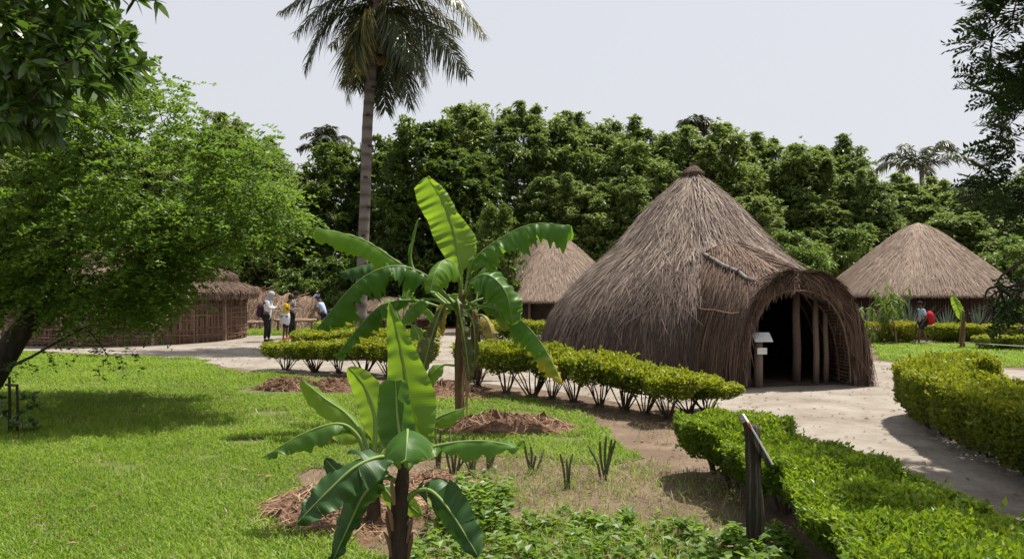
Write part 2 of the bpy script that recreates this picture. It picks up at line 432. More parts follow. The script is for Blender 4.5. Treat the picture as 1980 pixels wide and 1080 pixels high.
def blades(name, label, poly, n_of_y, ymin, ymax, xmin, xmax, hgt, mat, seed, wid=0.006, bend=.6, clump=0.0, excl=None, tint=(.15, .85), view=True, kind='stuff', lean=0.5):
    r = np.random.default_rng(seed)
    allp = []
    for y0 in np.arange(ymin, ymax, 1.0):
        dens = n_of_y(y0 + .5)
        x0, x1 = xmin, xmax
        if view:
            x0 = max(xmin, -0.70 * (y0 + 1) - .8); x1 = min(xmax, 0.70 * (y0 + 1) + .8)
        if x1 <= x0: continue
        n = int(dens * (x1 - x0))
        q = np.stack([r.uniform(x0, x1, n), r.uniform(y0, y0 + 1, n)], 1)
        allp.append(q)
    q = np.concatenate(allp)
    q = q[in_poly(q[:, 0], q[:, 1], poly)]
    # patchy thinning
    pat = np.sin(q[:, 0] * 2.1 + 1.3 * np.sin(q[:, 1] * 1.7)) * np.sin(q[:, 1] * 2.6 + np.sin(q[:, 0] * 1.1)) + .5 * np.sin(q[:, 0] * 7 + q[:, 1] * 5)
    q = q[r.uniform(-1.2, 1, len(q)) < pat + 1.0 - clump]
    if excl is not None:
        for (ex, ey, ea, eb) in excl:
            k = ((q[:, 0] - ex) / ea) ** 2 + ((q[:, 1] - ey) / eb) ** 2 > r.uniform(.7, 1.1, len(q))
            q = q[k]
    N = len(q)
    far = np.clip(q[:, 1] / 8.0, 1.0, 3.0)
    pn = np.sin(q[:, 0] * 1.9 + 2 * np.sin(q[:, 1] * .9)) * np.cos(q[:, 1] * 1.6 + q[:, 0])
    h = hgt * r.uniform(.45, 1.25, N) * (1 + .25 * pn)
    az = r.uniform(0, 2 * math.pi, N)
    d = np.stack([np.cos(az), np.sin(az), 0 * az], 1)
    ln = r.uniform(.2, 1.0, N)[:, None] * lean * 2
    base = np.concatenate([q, np.full((N, 1), .008)], 1)
    p1 = base + np.array([0, 0, 1.0]) * h[:, None] * .55 + d * ln * h[:, None] * .3
    p2 = base + np.array([0, 0, 1.0]) * h[:, None] * (1 - bend * .35) + d * ln * h[:, None] * .95
    Pt = np.stack([base, p1, p2], 1)
    az2 = az + r.uniform(.8, 2.3, N)
    S = np.stack([np.cos(az2), np.sin(az2), 0 * az], 1)[:, None]
    wd = (wid * far * r.uniform(.6, 1.4, N))[:, None] * np.array([.9, .8, .12])[None]
    t = np.clip(r.uniform(tint[0], tint[1], N) + .12 * pn, 0, 1)
    mb = MB()
    ribbons(mb, Pt, S, wd, t)
    o = mb.build(name, mat)
    return tag(o, label, 'grass', None, kind)

tb = G(888, 832); nbA = GX(772, 4.75); nbB = G(720, 1022)
mounds = [(tb[0] + .55, tb[1] + .05, .95, .5), (nbB[0] - .25, nbB[1] + .55, .7, .75)]
worn = [(*(G(x, y)[:2]), a_, b_) for x, y, a_, b_ in [(470, 855, .30, .16), (410, 885, .16, .1), (250, 905, .15, .08), (330, 960, .10, .05), (520, 800, .35, .22), (300, 770, .45, .2), (180, 880, .16, .08), (430, 1000, .08, .04), (1120, 850, .2, .14), (1010, 800, .25, .18)]]
ridge_ex = [(*G(x, 757)[:2], 1.0, .55) for x in (560, 640, 720, 800)] 
blades('grass', 'short lush grass blades of the main lawn', lawn_poly, lambda y: 5200 if y < 7 else (3600 if y < 10 else (2000 if y < 14 else 1000)), 3.6, 22, -16, 4, .070, M['grass'], 11, excl=mounds + ridge_ex + worn, clump=.15, wid=.0075)
blades('grass', 'grass blades of the right hand lawn strip', lawn2_poly, lambda y: 800, 16, 26, 6, 26, .09, M['grass'], 12)
blades('grass', 'grass blades of the lawn patch behind the visitors', lawn3_poly, lambda y: 450, 28, 40, -14, -4, .12, M['grass'], 13)

# dry weedy bed, low broad-leaved weeds
bed = [tuple(G(*p)[:2]) for p in [(850, 892), (960, 884), (1060, 886), (1190, 902), (1260, 890), (1400, 925), (1450, 990), (1400, 1040), (1250, 1020), (1100, 1000), (960, 985), (880, 950)]]
blades('dry_grass', 'scattered straw coloured wisps in the worn spots of the main lawn', lawn_poly, lambda y: 90, 4.0, 14, -9, 3, .08, M['dry_grass'], 26, wid=.007, lean=1.0, tint=(.3, 1), clump=.6)
blades('dry_grass', 'thin dry grass and weeds in the brown bed around the spiny stalks', bed, lambda y: 480, 4.5, 11, -2, 4, .10, M['dry_grass'], 21, wid=.006, lean=1.0, tint=(0, .6), clump=.3)
blades('grass', 'sparse green grass tufts among the spiny stalks in the brown bed', bed, lambda y: 420, 4.5, 11, -2, 4, .09, M['grass'], 24, wid=.007, lean=.9, clump=.6)
strip = [tuple(G(*p)[:2]) for p in [(900, 745), (1060, 770), (1240, 815), (1340, 845), (1400, 925), (1330, 900), (1180, 822), (1040, 786), (900, 768)]]
blades('dry_grass', 'scattered dry grass tufts along the brown track by the hedge', strip, lambda y: 160, 6, 16, -3, 4, .07, M['dry_grass'], 22, wid=.005, lean=.9)

near_bare = [tuple(G(*p)[:2]) for p in [(540, 905), (640, 880), (760, 890), (880, 880), (900, 930), (840, 1000), (760, 1090), (700, 1060), (590, 1000)]]
blades('dry_grass', 'dry grass and straw wisps round the soil heap by the near banana stems', near_bare, lambda y: 450, 4.5, 9, -3, 2, .07, M['dry_grass'], 23, wid=.006, lean=1.1, tint=(.0, .9))

def weeds(name, label, poly, dens, y0, y1, hmin, hmax, seed, mat='weed', L=.072, kind='stuff', hill=None, lpp=7):
    r = np.random.default_rng(seed)
    xs_ = [p[0] for p in poly]
    n = int(dens * (max(xs_) - min(xs_)) * (y1 - y0))
    q = np.stack([r.uniform(min(xs_), max(xs_), n), r.uniform(y0, y1, n)], 1)
    q = q[in_poly(q[:, 0], q[:, 1], poly)]
    n = len(q)
    h = r.uniform(hmin, hmax, n)
    if hill is not None: h = h * hill(q[:, 0], q[:, 1])
    mb = MB()
    # little upright stems
    b = np.concatenate([q, np.zeros((n, 1))], 1)
    lean = r.normal(size=(n, 3)) * np.array([.25, .25, 0]); top = b + (np.array([0, 0, 1.0]) + lean) * h[:, None]
    Pt = np.stack([b, (b + top) / 2 + r.normal(size=(n, 3)) * .01, top], 1)
    ribbons(mb, Pt, nrm(r.normal(size=(n, 1, 3)) * [1, 1, .1]), np.full((n, 3), .004), np.full(n, .1))
    f = np.tile(np.linspace(.35, 1, lpp), n); k = np.repeat(np.arange(n), lpp)
    pos = b[k] + (top - b)[k] * f[:, None]
    az = r.uniform(0, 2 * math.pi, len(k)); up = r.uniform(-.1, .7, len(k))
    d = np.stack([np.cos(az), np.sin(az), up], 1)
    s = np.stack([-np.sin(az), np.cos(az), r.uniform(-.4, .4, len(k))], 1)
    LL = L * r.uniform(.6, 1.3, len(k))
    rhombs(mb, pos, d, s, LL, LL * .62, np.clip(.15 + .5 * f * r.uniform(.5, 1.4, len(k)) + .1 * r.normal(size=len(k)), 0, 1), fold=.12, droop=.15)
    o = mb.build(name, M[mat])
    return tag(o, label, 'weeds', None, kind)

weedp = [tuple(G(*p)[:2]) for p in [(812, 1040), (850, 1010), (960, 1015), (1100, 1005), (1230, 1012), (1330, 1025), (1420, 1065), (1460, 1110), (1480, 1400), (760, 1400), (775, 1090)]]
weeds('weeds', 'low broad leaved green weeds carpeting the bottom centre of the garden', weedp, 100, 3.4, 6.6, .05, .14, 31)
blades('grass', 'green grass growing among the low weeds at the bottom centre', weedp, lambda y: 1500, 3.6, 6.8, -2, 3, .10, M['grass'], 25, wid=.007, lean=.8, clump=.45)
bush_poly = [tuple(G(*p)[:2]) for p in [(872, 985), (905, 968), (955, 965), (985, 990), (990, 1030), (900, 1060), (855, 1035)]]
weeds('weed_clump', 'bushy knee high clump of bright green weeds right of the near banana stem', bush_poly, 300, 5.2, 7.0, .10, .27, 32, kind=None, L=.075, lpp=10)
weeds('weed_clump', 'shaded weeds growing round the foot of the near sign post', [tuple(G(*p)[:2]) for p in [(1380, 1060), (1520, 1040), (1560, 1085), (1500, 1200), (1380, 1200)]], 200, 4, 6, .06, .18, 33, kind=None)

# mounds of mulch and soil
def mound(name, label, c, rx, ry, h, seed, mat='mulch', straw=900, sl=.16, rz=0.0):
    r = np.random.default_rng(seed)
    na, nr = 72, 22
    a = np.arange(na) / na * 2 * math.pi
    rr = np.linspace(0, 1, nr)
    A, R_ = np.meshgrid(a, rr)
    edge = 1 + .16 * np.sin(3 * A + seed) + .10 * np.sin(7 * A + 2 * seed) + .05 * np.sin(13 * A)
    x = R_ * np.cos(A) * rx * edge; y = R_ * np.sin(A) * ry * edge
    def hz(x, y):
        q = np.sqrt((x / rx) ** 2 + (y / ry) ** 2)
        lump = 1 + .25 * np.sin(x * 9 + seed) * np.sin(y * 11) + .22 * np.sin(x * 21 + 1) * np.sin(y * 19 + seed) + .12 * np.sin(x * 47) * np.sin(y * 43)
        return np.clip(1 - q ** 2 / 1.1, -.04, 1) ** 1 * h * lump
    z = hz(x, y) + r.normal(size=x.shape) * .012 * (R_ < .95); z[-1] = -.02
    mb = MB()
    v = np.stack([x, y, z], -1).reshape(-1, 3)
    i = (np.arange(nr - 1) * na)[:, None]; j = np.arange(na)[None]; jn = (j + 1) % na
    f = np.stack([i + j, i + jn, i + na + jn, i + na + j], -1).reshape(-1, 4)[:, ::-1]
    mb.add(v, f, r.uniform(.2, .8, len(v)))
    o = mb.build(name, M[mat], smooth=False, loc=(c[0], c[1], 0.009))
    o.rotation_euler.z = rz
    tag(o, label, 'mound', None, 'structure')
    if straw:
        q = r.uniform(-1.25, 1.25, (straw, 2)); q = q[(q ** 2).sum(1) < r.uniform(.6, 1.5, len(q))]
        n = len(q)
        x, y = q[:, 0] * rx, q[:, 1] * ry
        b = np.stack([x, y, np.maximum(hz(x, y), 0) + .012], 1)
        az = r.uniform(0, 6.28, n); L = sl * r.uniform(.5, 1.5, n)
        d = np.stack([np.cos(az), np.sin(az), r.uniform(-.1, .18, n)], 1)
        e = b + d * L[:, None]; e[:, 2] = np.maximum(hz(e[:, 0], e[:, 1]), 0) + r.uniform(.006, .035, n)
        Pt = np.stack([b, (b + e) / 2 + r.normal(size=(n, 3)) * .012, e], 1)
        sm = MB(); ribbons(sm, Pt, np.stack([-np.sin(az), np.cos(az), r.uniform(-.5, .5, n)], 1)[:, None], np.full((n, 3), .007), r.uniform(0, 1, n))
        s = sm.build('straw', M['straw'], o)
        tag(s, None, None, None, 'stuff')
    return o

mound('soil_mound', 'heap of reddish brown mulch around the foot of the tall banana plant', mounds[0][:2], .95, .52, .17, 3, straw=700)
mound('soil_mound', 'straw covered soil heap left of the two near banana stems', (nbB[0] - .28, nbB[1] + .5), .72, .78, .13, 5, straw=1200)
mound('soil_mound', 'low dry straw patch behind the near banana stem', G(840, 945), .5, .6, .06, 8, straw=600)
for k, (x, y, rx, lab) in enumerate([(560, 752, .62, 'leftmost lump of the dark soil ridge on the lawn'), (655, 754, .75, 'middle lump of the dark soil ridge behind the near banana leaves'), (850, 762, .8, 'soil ridge lump just behind the tall banana stem')]):
    mound('soil_mound', lab, G(x, y), rx, .42, .17, 11 + k, straw=500, sl=.12)
mound('soil_mound', 'pale straw patch at the foot of the hedge right of the tall banana stem', G(905, 768), .5, .45, .05, 17, straw=1500)

# fallen leaves and twigs on the sand
r = np.random.default_rng(41)
q = np.stack([r.uniform(-9, 9, 4200), r.uniform(5.5, 26, 4200)], 1)
q = q[in_poly(q[:, 0], q[:, 1], path_poly)]
q2 = np.stack([r.uniform(.5, 3.6, 420), r.uniform(6, 13, 420)], 1)
q3 = np.stack([r.uniform(-6, 1, 420), r.uniform(4.6, 13, 420)], 1); q3 = q3[in_poly(q3[:, 0], q3[:, 1], lawn_poly)]
q = np.concatenate([q, q2, q3]); n = len(q)
az = r.uniform(0, 6.28, n); L = r.uniform(.02, .09, n)
mb = MB()
rhombs(mb, np.concatenate([q, np.where(np.arange(n) < n - len(q3), .014, .055)[:, None]], 1), np.stack([np.cos(az), np.sin(az), r.uniform(-.02, .2, n)], 1), np.stack([-np.sin(az), np.cos(az), r.uniform(-.3, .3, n)], 1), L, L * r.uniform(.2, .5, n), r.uniform(0, .6, n))
tag(mb.build('leaf_litter', M['straw']), 'dry fallen leaves and twigs lying on the sandy path', 'leaf litter', None, 'stuff')

# ------------------------------------------------------------------ thatch
def thatch_strands(mb, prof, n, seed, L=(.4, .9), w=.02, lift=.04, th_range=(0, 2 * math.pi), reject=None, tint_of=None, s_range=(0, 1), drift=.12, nseg=4, centre=(0, 0, 0), fringe=0.0, warp=None):
    """strands lying down the slope of a surface of revolution; prof rows (r, z) from apex to eave"""
    r = np.random.default_rng(seed)
    prof = np.asarray(prof, float)
    sl = np.concatenate([[0], np.cumsum(np.linalg.norm(np.diff(prof, axis=0), axis=1))])
    tot = sl[-1]
    # area weighted start positions
    ss = np.linspace(s_range[0] * tot, s_range[1] * tot, 400)
    wgt = np.cumsum(np.interp(ss, sl, prof[:, 0]) + .08); wgt /= wgt[-1]
    s0 = np.interp(r.uniform(0, 1, n), wgt, ss)
    th = r.uniform(*th_range, n)
    Ls = r.uniform(*L, n)
    K = nseg
    u = np.linspace(0, 1, K)[None]
    s = np.minimum(s0[:, None] + Ls[:, None] * u - Ls[:, None] * .35, tot + fringe * r.uniform(.2, 1, n)[:, None])
    s = np.maximum(s, 0)
    R_ = np.interp(s, sl, prof[:, 0]); Z = np.interp(s, sl, prof[:, 1])
    over = np.maximum(s - tot, 0); Z = Z - over
    ds = .01
    nr_ = (np.interp(np.minimum(s, tot - ds) + ds, sl, prof[:, 0]) - np.interp(np.minimum(s, tot - ds), sl, prof[:, 0])) / ds
    nz_ = (np.interp(np.minimum(s, tot - ds) + ds, sl, prof[:, 1]) - np.interp(np.minimum(s, tot - ds), sl, prof[:, 1])) / ds
    on, oz = -nz_, nr_                                   # outward normal in (r,z)
    lf = (r.uniform(0, 1, n)[:, None] ** 2) * lift * (0.15 + u ** 1.5) + .004
    R2 = R_ + on * lf; Z2 = Z + oz * lf
    dr = r.normal(size=n)[:, None] * drift * (u - .3)
    T = th[:, None] + dr / np.maximum(R_, .25) * Ls[:, None]
    Pt = np.stack([R2 * np.cos(T), R2 * np.sin(T), Z2], -1) + np.asarray(centre)
    if reject is not None:
        k = ~reject(Pt[:, K // 2])
        Pt, T, th, s0 = Pt[k], T[k], th[k], s0[k]; r2 = r
    if warp is not None: Pt = warp(Pt)
    N = len(Pt)
    S = np.stack([-np.sin(T), np.cos(T), r.uniform(-.35, .35, T.shape)], -1)
    wd = (w * r.uniform(.5, 1.4, N))[:, None] * np.array([.9] + [1.0] * (K - 2) + [.25])[None]
    tt = r.beta(2.2, 2.4, N)
    if tint_of is not None: tt = np.clip(tint_of(tt, s0 / tot, th, r), 0, 1)
    ribbons(mb, Pt, nrm(S), wd, tt)
    return mb

def lathe_surf(mb, prof, n=64, centre=(0, 0, 0), tint=.3, skip=None):
    prof = np.asarray(prof, float); K = len(prof)
    a = np.arange(n) / n * 2 * math.pi
    v = np.stack([prof[:, 0][:, None] * np.cos(a), prof[:, 0][:, None] * np.sin(a), np.repeat(prof[:, 1][:, None], n, 1)], -1).reshape(-1, 3) + np.asarray(centre)
    i = (np.arange(K - 1) * n)[:, None]; j = np.arange(n)[None]; jn = (j + 1) % n
    f = np.stack([i + j, i + n + j, i + n + jn, i + jn], -1).reshape(-1, 4)
    if skip is not None:
        f = f[~skip(v[f].mean(1))]
    mb.add(v, f, tint)
    return mb

def dense(prof, n=60):
    return curve([(a, b, 0) for a, b in prof], n)[:, :2]

# --- the big hut with its vaulted porch
HX, HYc = 4.2, 18.0
axis = nrm(np.array([.91, -4.2])); lat = np.array([-axis[1], axis[0]])        # porch direction, lateral
ALEN = 4.34
hut_prof = dense([(.10, 4.42), (.22, 4.30), (.50, 4.06), (.91, 3.73), (1.39, 3.18), (1.86, 2.63), (2.20, 2.33), (2.66, 1.90), (3.03, 1.50), (3.24, 1.20), (3.40, .85), (3.50, .45), (3.56, 0.0)], 90)
def pW(a): return 1.24 + .70 * np.clip((ALEN - a) / 2.4, 0, 1.2) ** 1.4
def pE(a): return 2.5 - .7 * np.clip((ALEN - a) / 2.0, 0, 1)        # squareness of the arch
def pH(a): return 2.0 + .70 * np.clip((3.95 - a) / 2.05, 0, 1.0) + .04 * np.clip((a - 3.9) / .44, 0, 1)
def porch_q(p, shrink=0.0):
    a = p[..., 0] * axis[0] + p[..., 1] * axis[1]; b = p[..., 0] * lat[0] + p[..., 1] * lat[1]
    q = (np.abs(b) / (pW(a) - shrink)) ** pE(a) + (np.abs(p[..., 2]) / (pH(a) - shrink)) ** pE(a)
    return a, q
def r_hut(z): return np.interp(z, hut_prof[::-1, 1], hut_prof[::-1, 0])
def hut_warp(p):
    """pushes the body surface out so that it sweeps into the flanks of the porch"""
    z = p[..., 2]; rr_ = np.hypot(p[..., 0], p[..., 1])
    ca = (p[..., 0] * axis[0] + p[..., 1] * axis[1]) / np.maximum(rr_, 1e-6)
    phi = np.arccos(np.clip(ca, -1, 1))
    rp = np.zeros_like(z)
    for _ in range(4):
        a = np.clip(rp * np.cos(phi), 1.5, ALEN - .1)
        we = pW(a) * (1 - np.clip(z / pH(a), 0, 1) ** pE(a)) ** (1 / pE(a))
        rp = np.minimum(we / np.maximum(np.sin(phi), .05), (ALEN - .15) / np.maximum(np.cos(phi), .05))
    rp = np.where(phi < 1.45, rp, 0); r0 = r_hut(np.clip(z, 0, 4.4)); k = .75
    h = np.clip(.5 + .5 * (rp - r0) / k, 0, 1)
    sm = r0 * (1 - h) + rp * h + k * h * (1 - h)
    f = np.where(rr_ > .3, (rr_ - r0 + sm) / np.maximum(rr_, 1e-6), 1)
    q = p.copy(); q[..., 0] *= f; q[..., 1] *= f
    return q
hut = empty('thatched_hut', (HX, HYc, 0), 'large beehive shaped thatched hut with an arched porch doorway, nearest of the huts', 'hut')
mb = MB()
lathe_surf(mb, hut_prof - np.array([.03, 0]), 96, skip=lambda c: (lambda aq: (aq[0] > 1.4) & (aq[1] < .80))(porch_q(c)))
mb.v = [hut_warp(v) for v in mb.v]
core = mb.build('thatch_base', M['thatch_core'], hut)
mb = MB()
def hut_tint(t, s, th, r):  # weathering, plus shade of the steep lower thatch put into the tint
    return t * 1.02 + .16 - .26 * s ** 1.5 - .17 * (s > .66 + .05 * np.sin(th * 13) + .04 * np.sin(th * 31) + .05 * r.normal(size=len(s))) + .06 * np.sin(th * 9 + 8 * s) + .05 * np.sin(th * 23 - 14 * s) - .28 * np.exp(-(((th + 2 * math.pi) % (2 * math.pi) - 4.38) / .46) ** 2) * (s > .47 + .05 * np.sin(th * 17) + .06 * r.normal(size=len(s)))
def rej(p):
    q = hut_warp(p); a, qq = porch_q(q)
    ang = np.abs(np.arctan2(q[..., 0] * lat[0] + q[..., 1] * lat[1], q[..., 0] * axis[0] + q[..., 1] * axis[1]))
    return ((a > 1.2) & (qq < .9)) | ((ang < .45) & (q[..., 2] < 2.2) & (a > 3.0))
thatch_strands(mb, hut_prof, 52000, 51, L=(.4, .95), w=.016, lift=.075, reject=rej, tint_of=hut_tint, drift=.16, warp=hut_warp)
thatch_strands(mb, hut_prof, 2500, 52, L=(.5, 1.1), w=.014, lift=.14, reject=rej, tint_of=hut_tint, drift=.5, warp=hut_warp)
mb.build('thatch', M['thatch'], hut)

# top knot bound with cord
mb = MB()
kp = dense([(.02, 4.60), (.10, 4.56), (.16, 4.50), (.25, 4.42), (.235, 4.36), (.22, 4.30), (.27, 4.20)], 26)
lathe_surf(mb, kp, 40, tint=.25)
thatch_strands(mb, dense([(.05, 4.60), (.12, 4.55), (.17, 4.50), (.26, 4.42), (.25, 4.36), (.23, 4.30), (.30, 4.17)], 30), 900, 53, L=(.12, .32), w=.014, lift=.03, tint_of=lambda t, s, th, r: t * .55)
rr = np.random.default_rng(5)
for k in range(60):
    a = rr.uniform(0, 6.28); d = np.array([math.cos(a) * .05, math.sin(a) * .05, 0])
    tube([d + [0, 0, 4.52], d * 1.6 + [0, 0, 4.60 + rr.uniform(.02, .09)]], [.008, .003], 4, mb, rr.uniform(.2, .7))
cap = mb.build('roof_cap', M['thatch_red'], hut)
mb = MB()
for zz, rad in ((4.43, .255), (4.335, .245), (4.31, .245)):
    a = np.linspace(0, 2 * math.pi, 30)
    tube(np.stack([np.cos(a) * rad, np.sin(a) * rad, zz + .008 * np.sin(3 * a)], 1), .014, 5, mb)
mb.build('rope', M['rope'], cap)['kind'] = 'stuff'

# trodden earth floor inside, coloured dark for the shade of the interior
a_ = np.linspace(0, 2 * math.pi, 60)[:-1]
fl_ = np.stack([3.3 * np.cos(a_), 3.3 * np.sin(a_), 0 * a_ + .009], 1)
mb = MB(); mb.add(np.concatenate([fl_, [[0, 0, .009]]]), np.array([[k, (k + 1) % 59, 59] for k in range(59)]))
fq = np.array([[*(axis * 3.0 + lat * -1.2), .013], [*(axis * 4.15 + lat * -1.25), .013], [*(axis * 4.15 + lat * 1.25), .013], [*(axis * 3.0 + lat * 1.2), .013]])
mb.add(fq, np.array([[0, 1, 2, 3]]) if np.cross(fq[1] - fq[0], fq[2] - fq[0])[2] > 0 else np.array([[3, 2, 1, 0]]))
mb.build('earth_floor', M['thatch_core'], hut)

# porch vault
def pp(a, b, z):
    a = np.asarray(a, float); b = np.asarray(b, float)
    return np.stack(np.broadcast_arrays(axis[0] * a + lat[0] * b, axis[1] * a + lat[1] * b, z), -1)
# front seen from the camera: lateral +b must point to picture left -> check sign below
SGN = -1.0 if (lat[0] > 0) else 1.0
def arch(ph, a, shrink=0.0, sh_top=0.0):
    c, s = np.cos(ph), np.sin(ph)
    b = SGN * np.sign(c) * np.abs(c) ** (2 / pE(a)) * (pW(a) - shrink); z = np.abs(s) ** (2 / pE(a)) * (pH(a) - sh_top)
    return pp(a, b, z)
def vault(mb, a0, a1, na, nph, shrink, sh_top, tint=.3, flip=False):
    A, PH = np.meshgrid(np.linspace(a0, a1, na), np.linspace(0, math.pi, nph), indexing='ij')
    v = arch(PH, A, shrink, sh_top).reshape(-1, 3)
    i, j = np.meshgrid(np.arange(na - 1), np.arange(nph - 1), indexing='ij'); b = (i * nph + j).ravel()
    f = np.stack([b, b + 1, b + nph + 1, b + nph], -1)
    mb.add(v, f[:, ::-1] if flip else f, tint)
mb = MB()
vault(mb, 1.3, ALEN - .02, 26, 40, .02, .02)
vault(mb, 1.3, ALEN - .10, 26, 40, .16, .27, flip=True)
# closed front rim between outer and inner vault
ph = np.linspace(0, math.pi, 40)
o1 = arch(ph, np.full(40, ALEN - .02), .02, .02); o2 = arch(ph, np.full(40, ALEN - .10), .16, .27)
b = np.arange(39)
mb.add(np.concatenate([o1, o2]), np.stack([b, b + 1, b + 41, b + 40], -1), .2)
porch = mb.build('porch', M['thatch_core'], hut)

mb = MB()
r = np.random.default_rng(61)
# flank and roof strands
n = 24000
a0 = r.uniform(1.5, ALEN + .05, n); ph0 = math.pi * (r.uniform(0, 1, n))
hx_, hz_ = porch_q(arch(ph0, a0))[0], None
K = 4; u = np.linspace(0, 1, K)[None]
L = r.uniform(.45, .95, n)
side = np.sign(ph0 - math.pi / 2)
top = np.clip(1 - np.abs(ph0 - math.pi / 2) / .75, 0, 1)           # 1 on the ridge
dph = side[:, None] * u * L[:, None] * (.75 * (1 - top[:, None] * .8)) / 1.0
dA = u * L[:, None] * (top[:, None] * .9 + .18 + .22 * r.normal(size=n)[:, None] * .5)
PHs = np.clip(ph0[:, None] + dph, 0, math.pi); As = np.minimum(a0[:, None] + dA - L[:, None] * .3 * top[:, None], ALEN + .05 + .1 * r.uniform(0, 1, n)[:, None])
Pt = arch(PHs, As)
lf = (r.uniform(0, 1, n)[:, None] ** 2) * .075 * (.2 + u ** 1.5)
dl = 1e-3
outw = nrm(arch(PHs, As, -.1, -.1) - Pt)
Pt = Pt + outw * (lf + .006)[..., None]
T = nrm(np.gradient(Pt, axis=1)); S = nrm(np.cross(outw, T) + r.normal(size=(n, K, 3)) * .25)
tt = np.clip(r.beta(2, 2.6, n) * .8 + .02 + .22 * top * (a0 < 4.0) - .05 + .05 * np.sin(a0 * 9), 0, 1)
rad = np.hypot(Pt[:, 1, 0], Pt[:, 1, 1]); wp = hut_warp(Pt[:, 1] * np.array([.999, .999, 1])); hsurf = np.interp(np.clip(Pt[:, 1, 2], 0, 4.4), hut_prof[::-1, 1], hut_prof[::-1, 0])
q0 = Pt[:, 1].copy(); q0[:, :2] *= (hsurf / rad)[:, None]; hsurf2 = np.hypot(*hut_warp(q0)[:, :2].T)
keep = (rad > hsurf2 - .10) & ~((np.abs(ph0 - math.pi / 2) > .5) & (r.uniform(0, 1, n) < np.clip((3.75 - a0) / 1.1, 0, .97)))
ribbons(mb, Pt[keep], S[keep], ((.016 * r.uniform(.5, 1.4, n))[:, None] * np.array([.9, 1, .9, .3])[None])[keep], tt[keep])
# fringe over the lip of the arch and bundled rim
n = 3600
ph0 = r.uniform(.0, math.pi, n); sh = r.uniform(-.01, .24, n)
b0 = arch(ph0, np.full(n, ALEN) + r.uniform(-.12, .03, n), sh * .8, sh)
tang = nrm(arch(ph0 + .02, np.full(n, ALEN)) - arch(ph0 - .02, np.full(n, ALEN)))
tang = tang * -np.sign(tang[:, 2:3] + 1e-6)           # pointing downwards along the arch
fw = pp(np.ones(n), np.zeros(n), np.zeros(n))
tp = np.sin(ph0) ** 3
d = nrm(tang * (1.1 - .6 * tp[:, None]) + fw * r.uniform(-.1, .35, (n, 1)) + np.array([0, 0, -1.0]) * (.15 + .25 * tp[:, None]) + r.normal(size=(n, 3)) * .22)
Lf = r.uniform(.12, .42, n) * (1 - .35 * tp)
Pt = np.stack([b0, b0 + d * Lf[:, None] * .5, b0 + d * Lf[:, None] + np.array([0, 0, -.03])], 1)
Pt[:, :, 2] = np.maximum(Pt[:, :, 2], .005)
ribbons(mb, Pt, nrm(np.cross(d, fw) + r.normal(size=(n, 3)) * .3)[:, None], (.016 * r.uniform(.5, 1.3, n))[:, None] * np.array([1, .9, .3])[None], np.clip(r.beta(2, 2.6, n), 0, 1))
# loose reeds standing round the right foot of the arch
n = 1100
a_ = r.uniform(3.5, ALEN + .15, n); ph_ = r.uniform(math.pi - .9, math.pi, n)
b0 = arch(ph_, a_, -.03, -.03); e = b0 * np.array([1, 1, 0]) + pp(r.uniform(-.02, .14, n), SGN * -1 * r.uniform(.0, .22, n), np.zeros(n)); e[:, 2] = np.maximum(b0[:, 2] - r.uniform(.4, 1.2, n), .0)
Pt = np.stack([b0, b0 * .5 + e * .5 + pp(np.zeros(n), SGN * -1 * np.full(n, .03), np.zeros(n)), e], 1)
ribbons(mb, Pt, nrm(r.normal(size=(n, 1, 3))), (.016 * r.uniform(.5, 1.3, n))[:, None] * np.array([1, .9, .3])[None], np.clip(r.beta(2, 2.0, n), 0, 1))
pth = mb.build('porch_thatch', M['thatch_red'], hut)

# woven lining of the passage: hoops and horizontal sticks
mb = MB()
for a in (ALEN - .06, ALEN - .5, ALEN - 1.0, ALEN - 1.6):
    tube(arch(np.linspace(.02, math.pi - .02, 30), np.full(30, a), .20, .31), .018, 6, mb, .75 if a > ALEN - .1 else .35)  # deeper hoops and all sticks tinted dark, shade of the passage painted in
for k in range(46):
    z = .04 + 1.45 * (k % 23) / 23 + r.uniform(-.01, .01)
    s_ = 1 if k < 23 else -1
    aa = np.linspace(ALEN - .1, 3.1, 8)
    zz = z / (pH(aa) - .29)
    c_ = (1 - np.clip(zz, 0, 1) ** pE(aa)) ** (1 / pE(aa))
    tube(pp(aa, s_ * c_ * (pW(aa) - .21) + r.uniform(-.012, .012, 8), z + r.uniform(-.012, .012, 8)), .012, 4, mb, r.uniform(.0, .45))
mb.build('woven_lining', M['stick'], hut)

# door posts
for (a, b, rad, z1) in ((ALEN - .55, -.88, .045, 1.5), (ALEN - .75, -.62, .062, 1.72), (ALEN - .7, .36, .075, 1.78), (ALEN - .45, .60, .055, 1.66), (ALEN - .5, .84, .05, 1.5)):
    b = -b * SGN * -1 if SGN > 0 else b
    p0 = pp(a, b, 0.0); p1 = pp(a, b, z1)
    mb = MB(); tube([p0, p0 * .66 + p1 * .34 + [.012, 0, 0], p0 * .3 + p1 * .7 - [.01, 0, 0], p1], [rad * 1.08, rad, rad * .95, rad * .9], 10, mb, r.uniform(.45, .8))
    mb.build('door_post', M['wood'], hut, smooth=True)

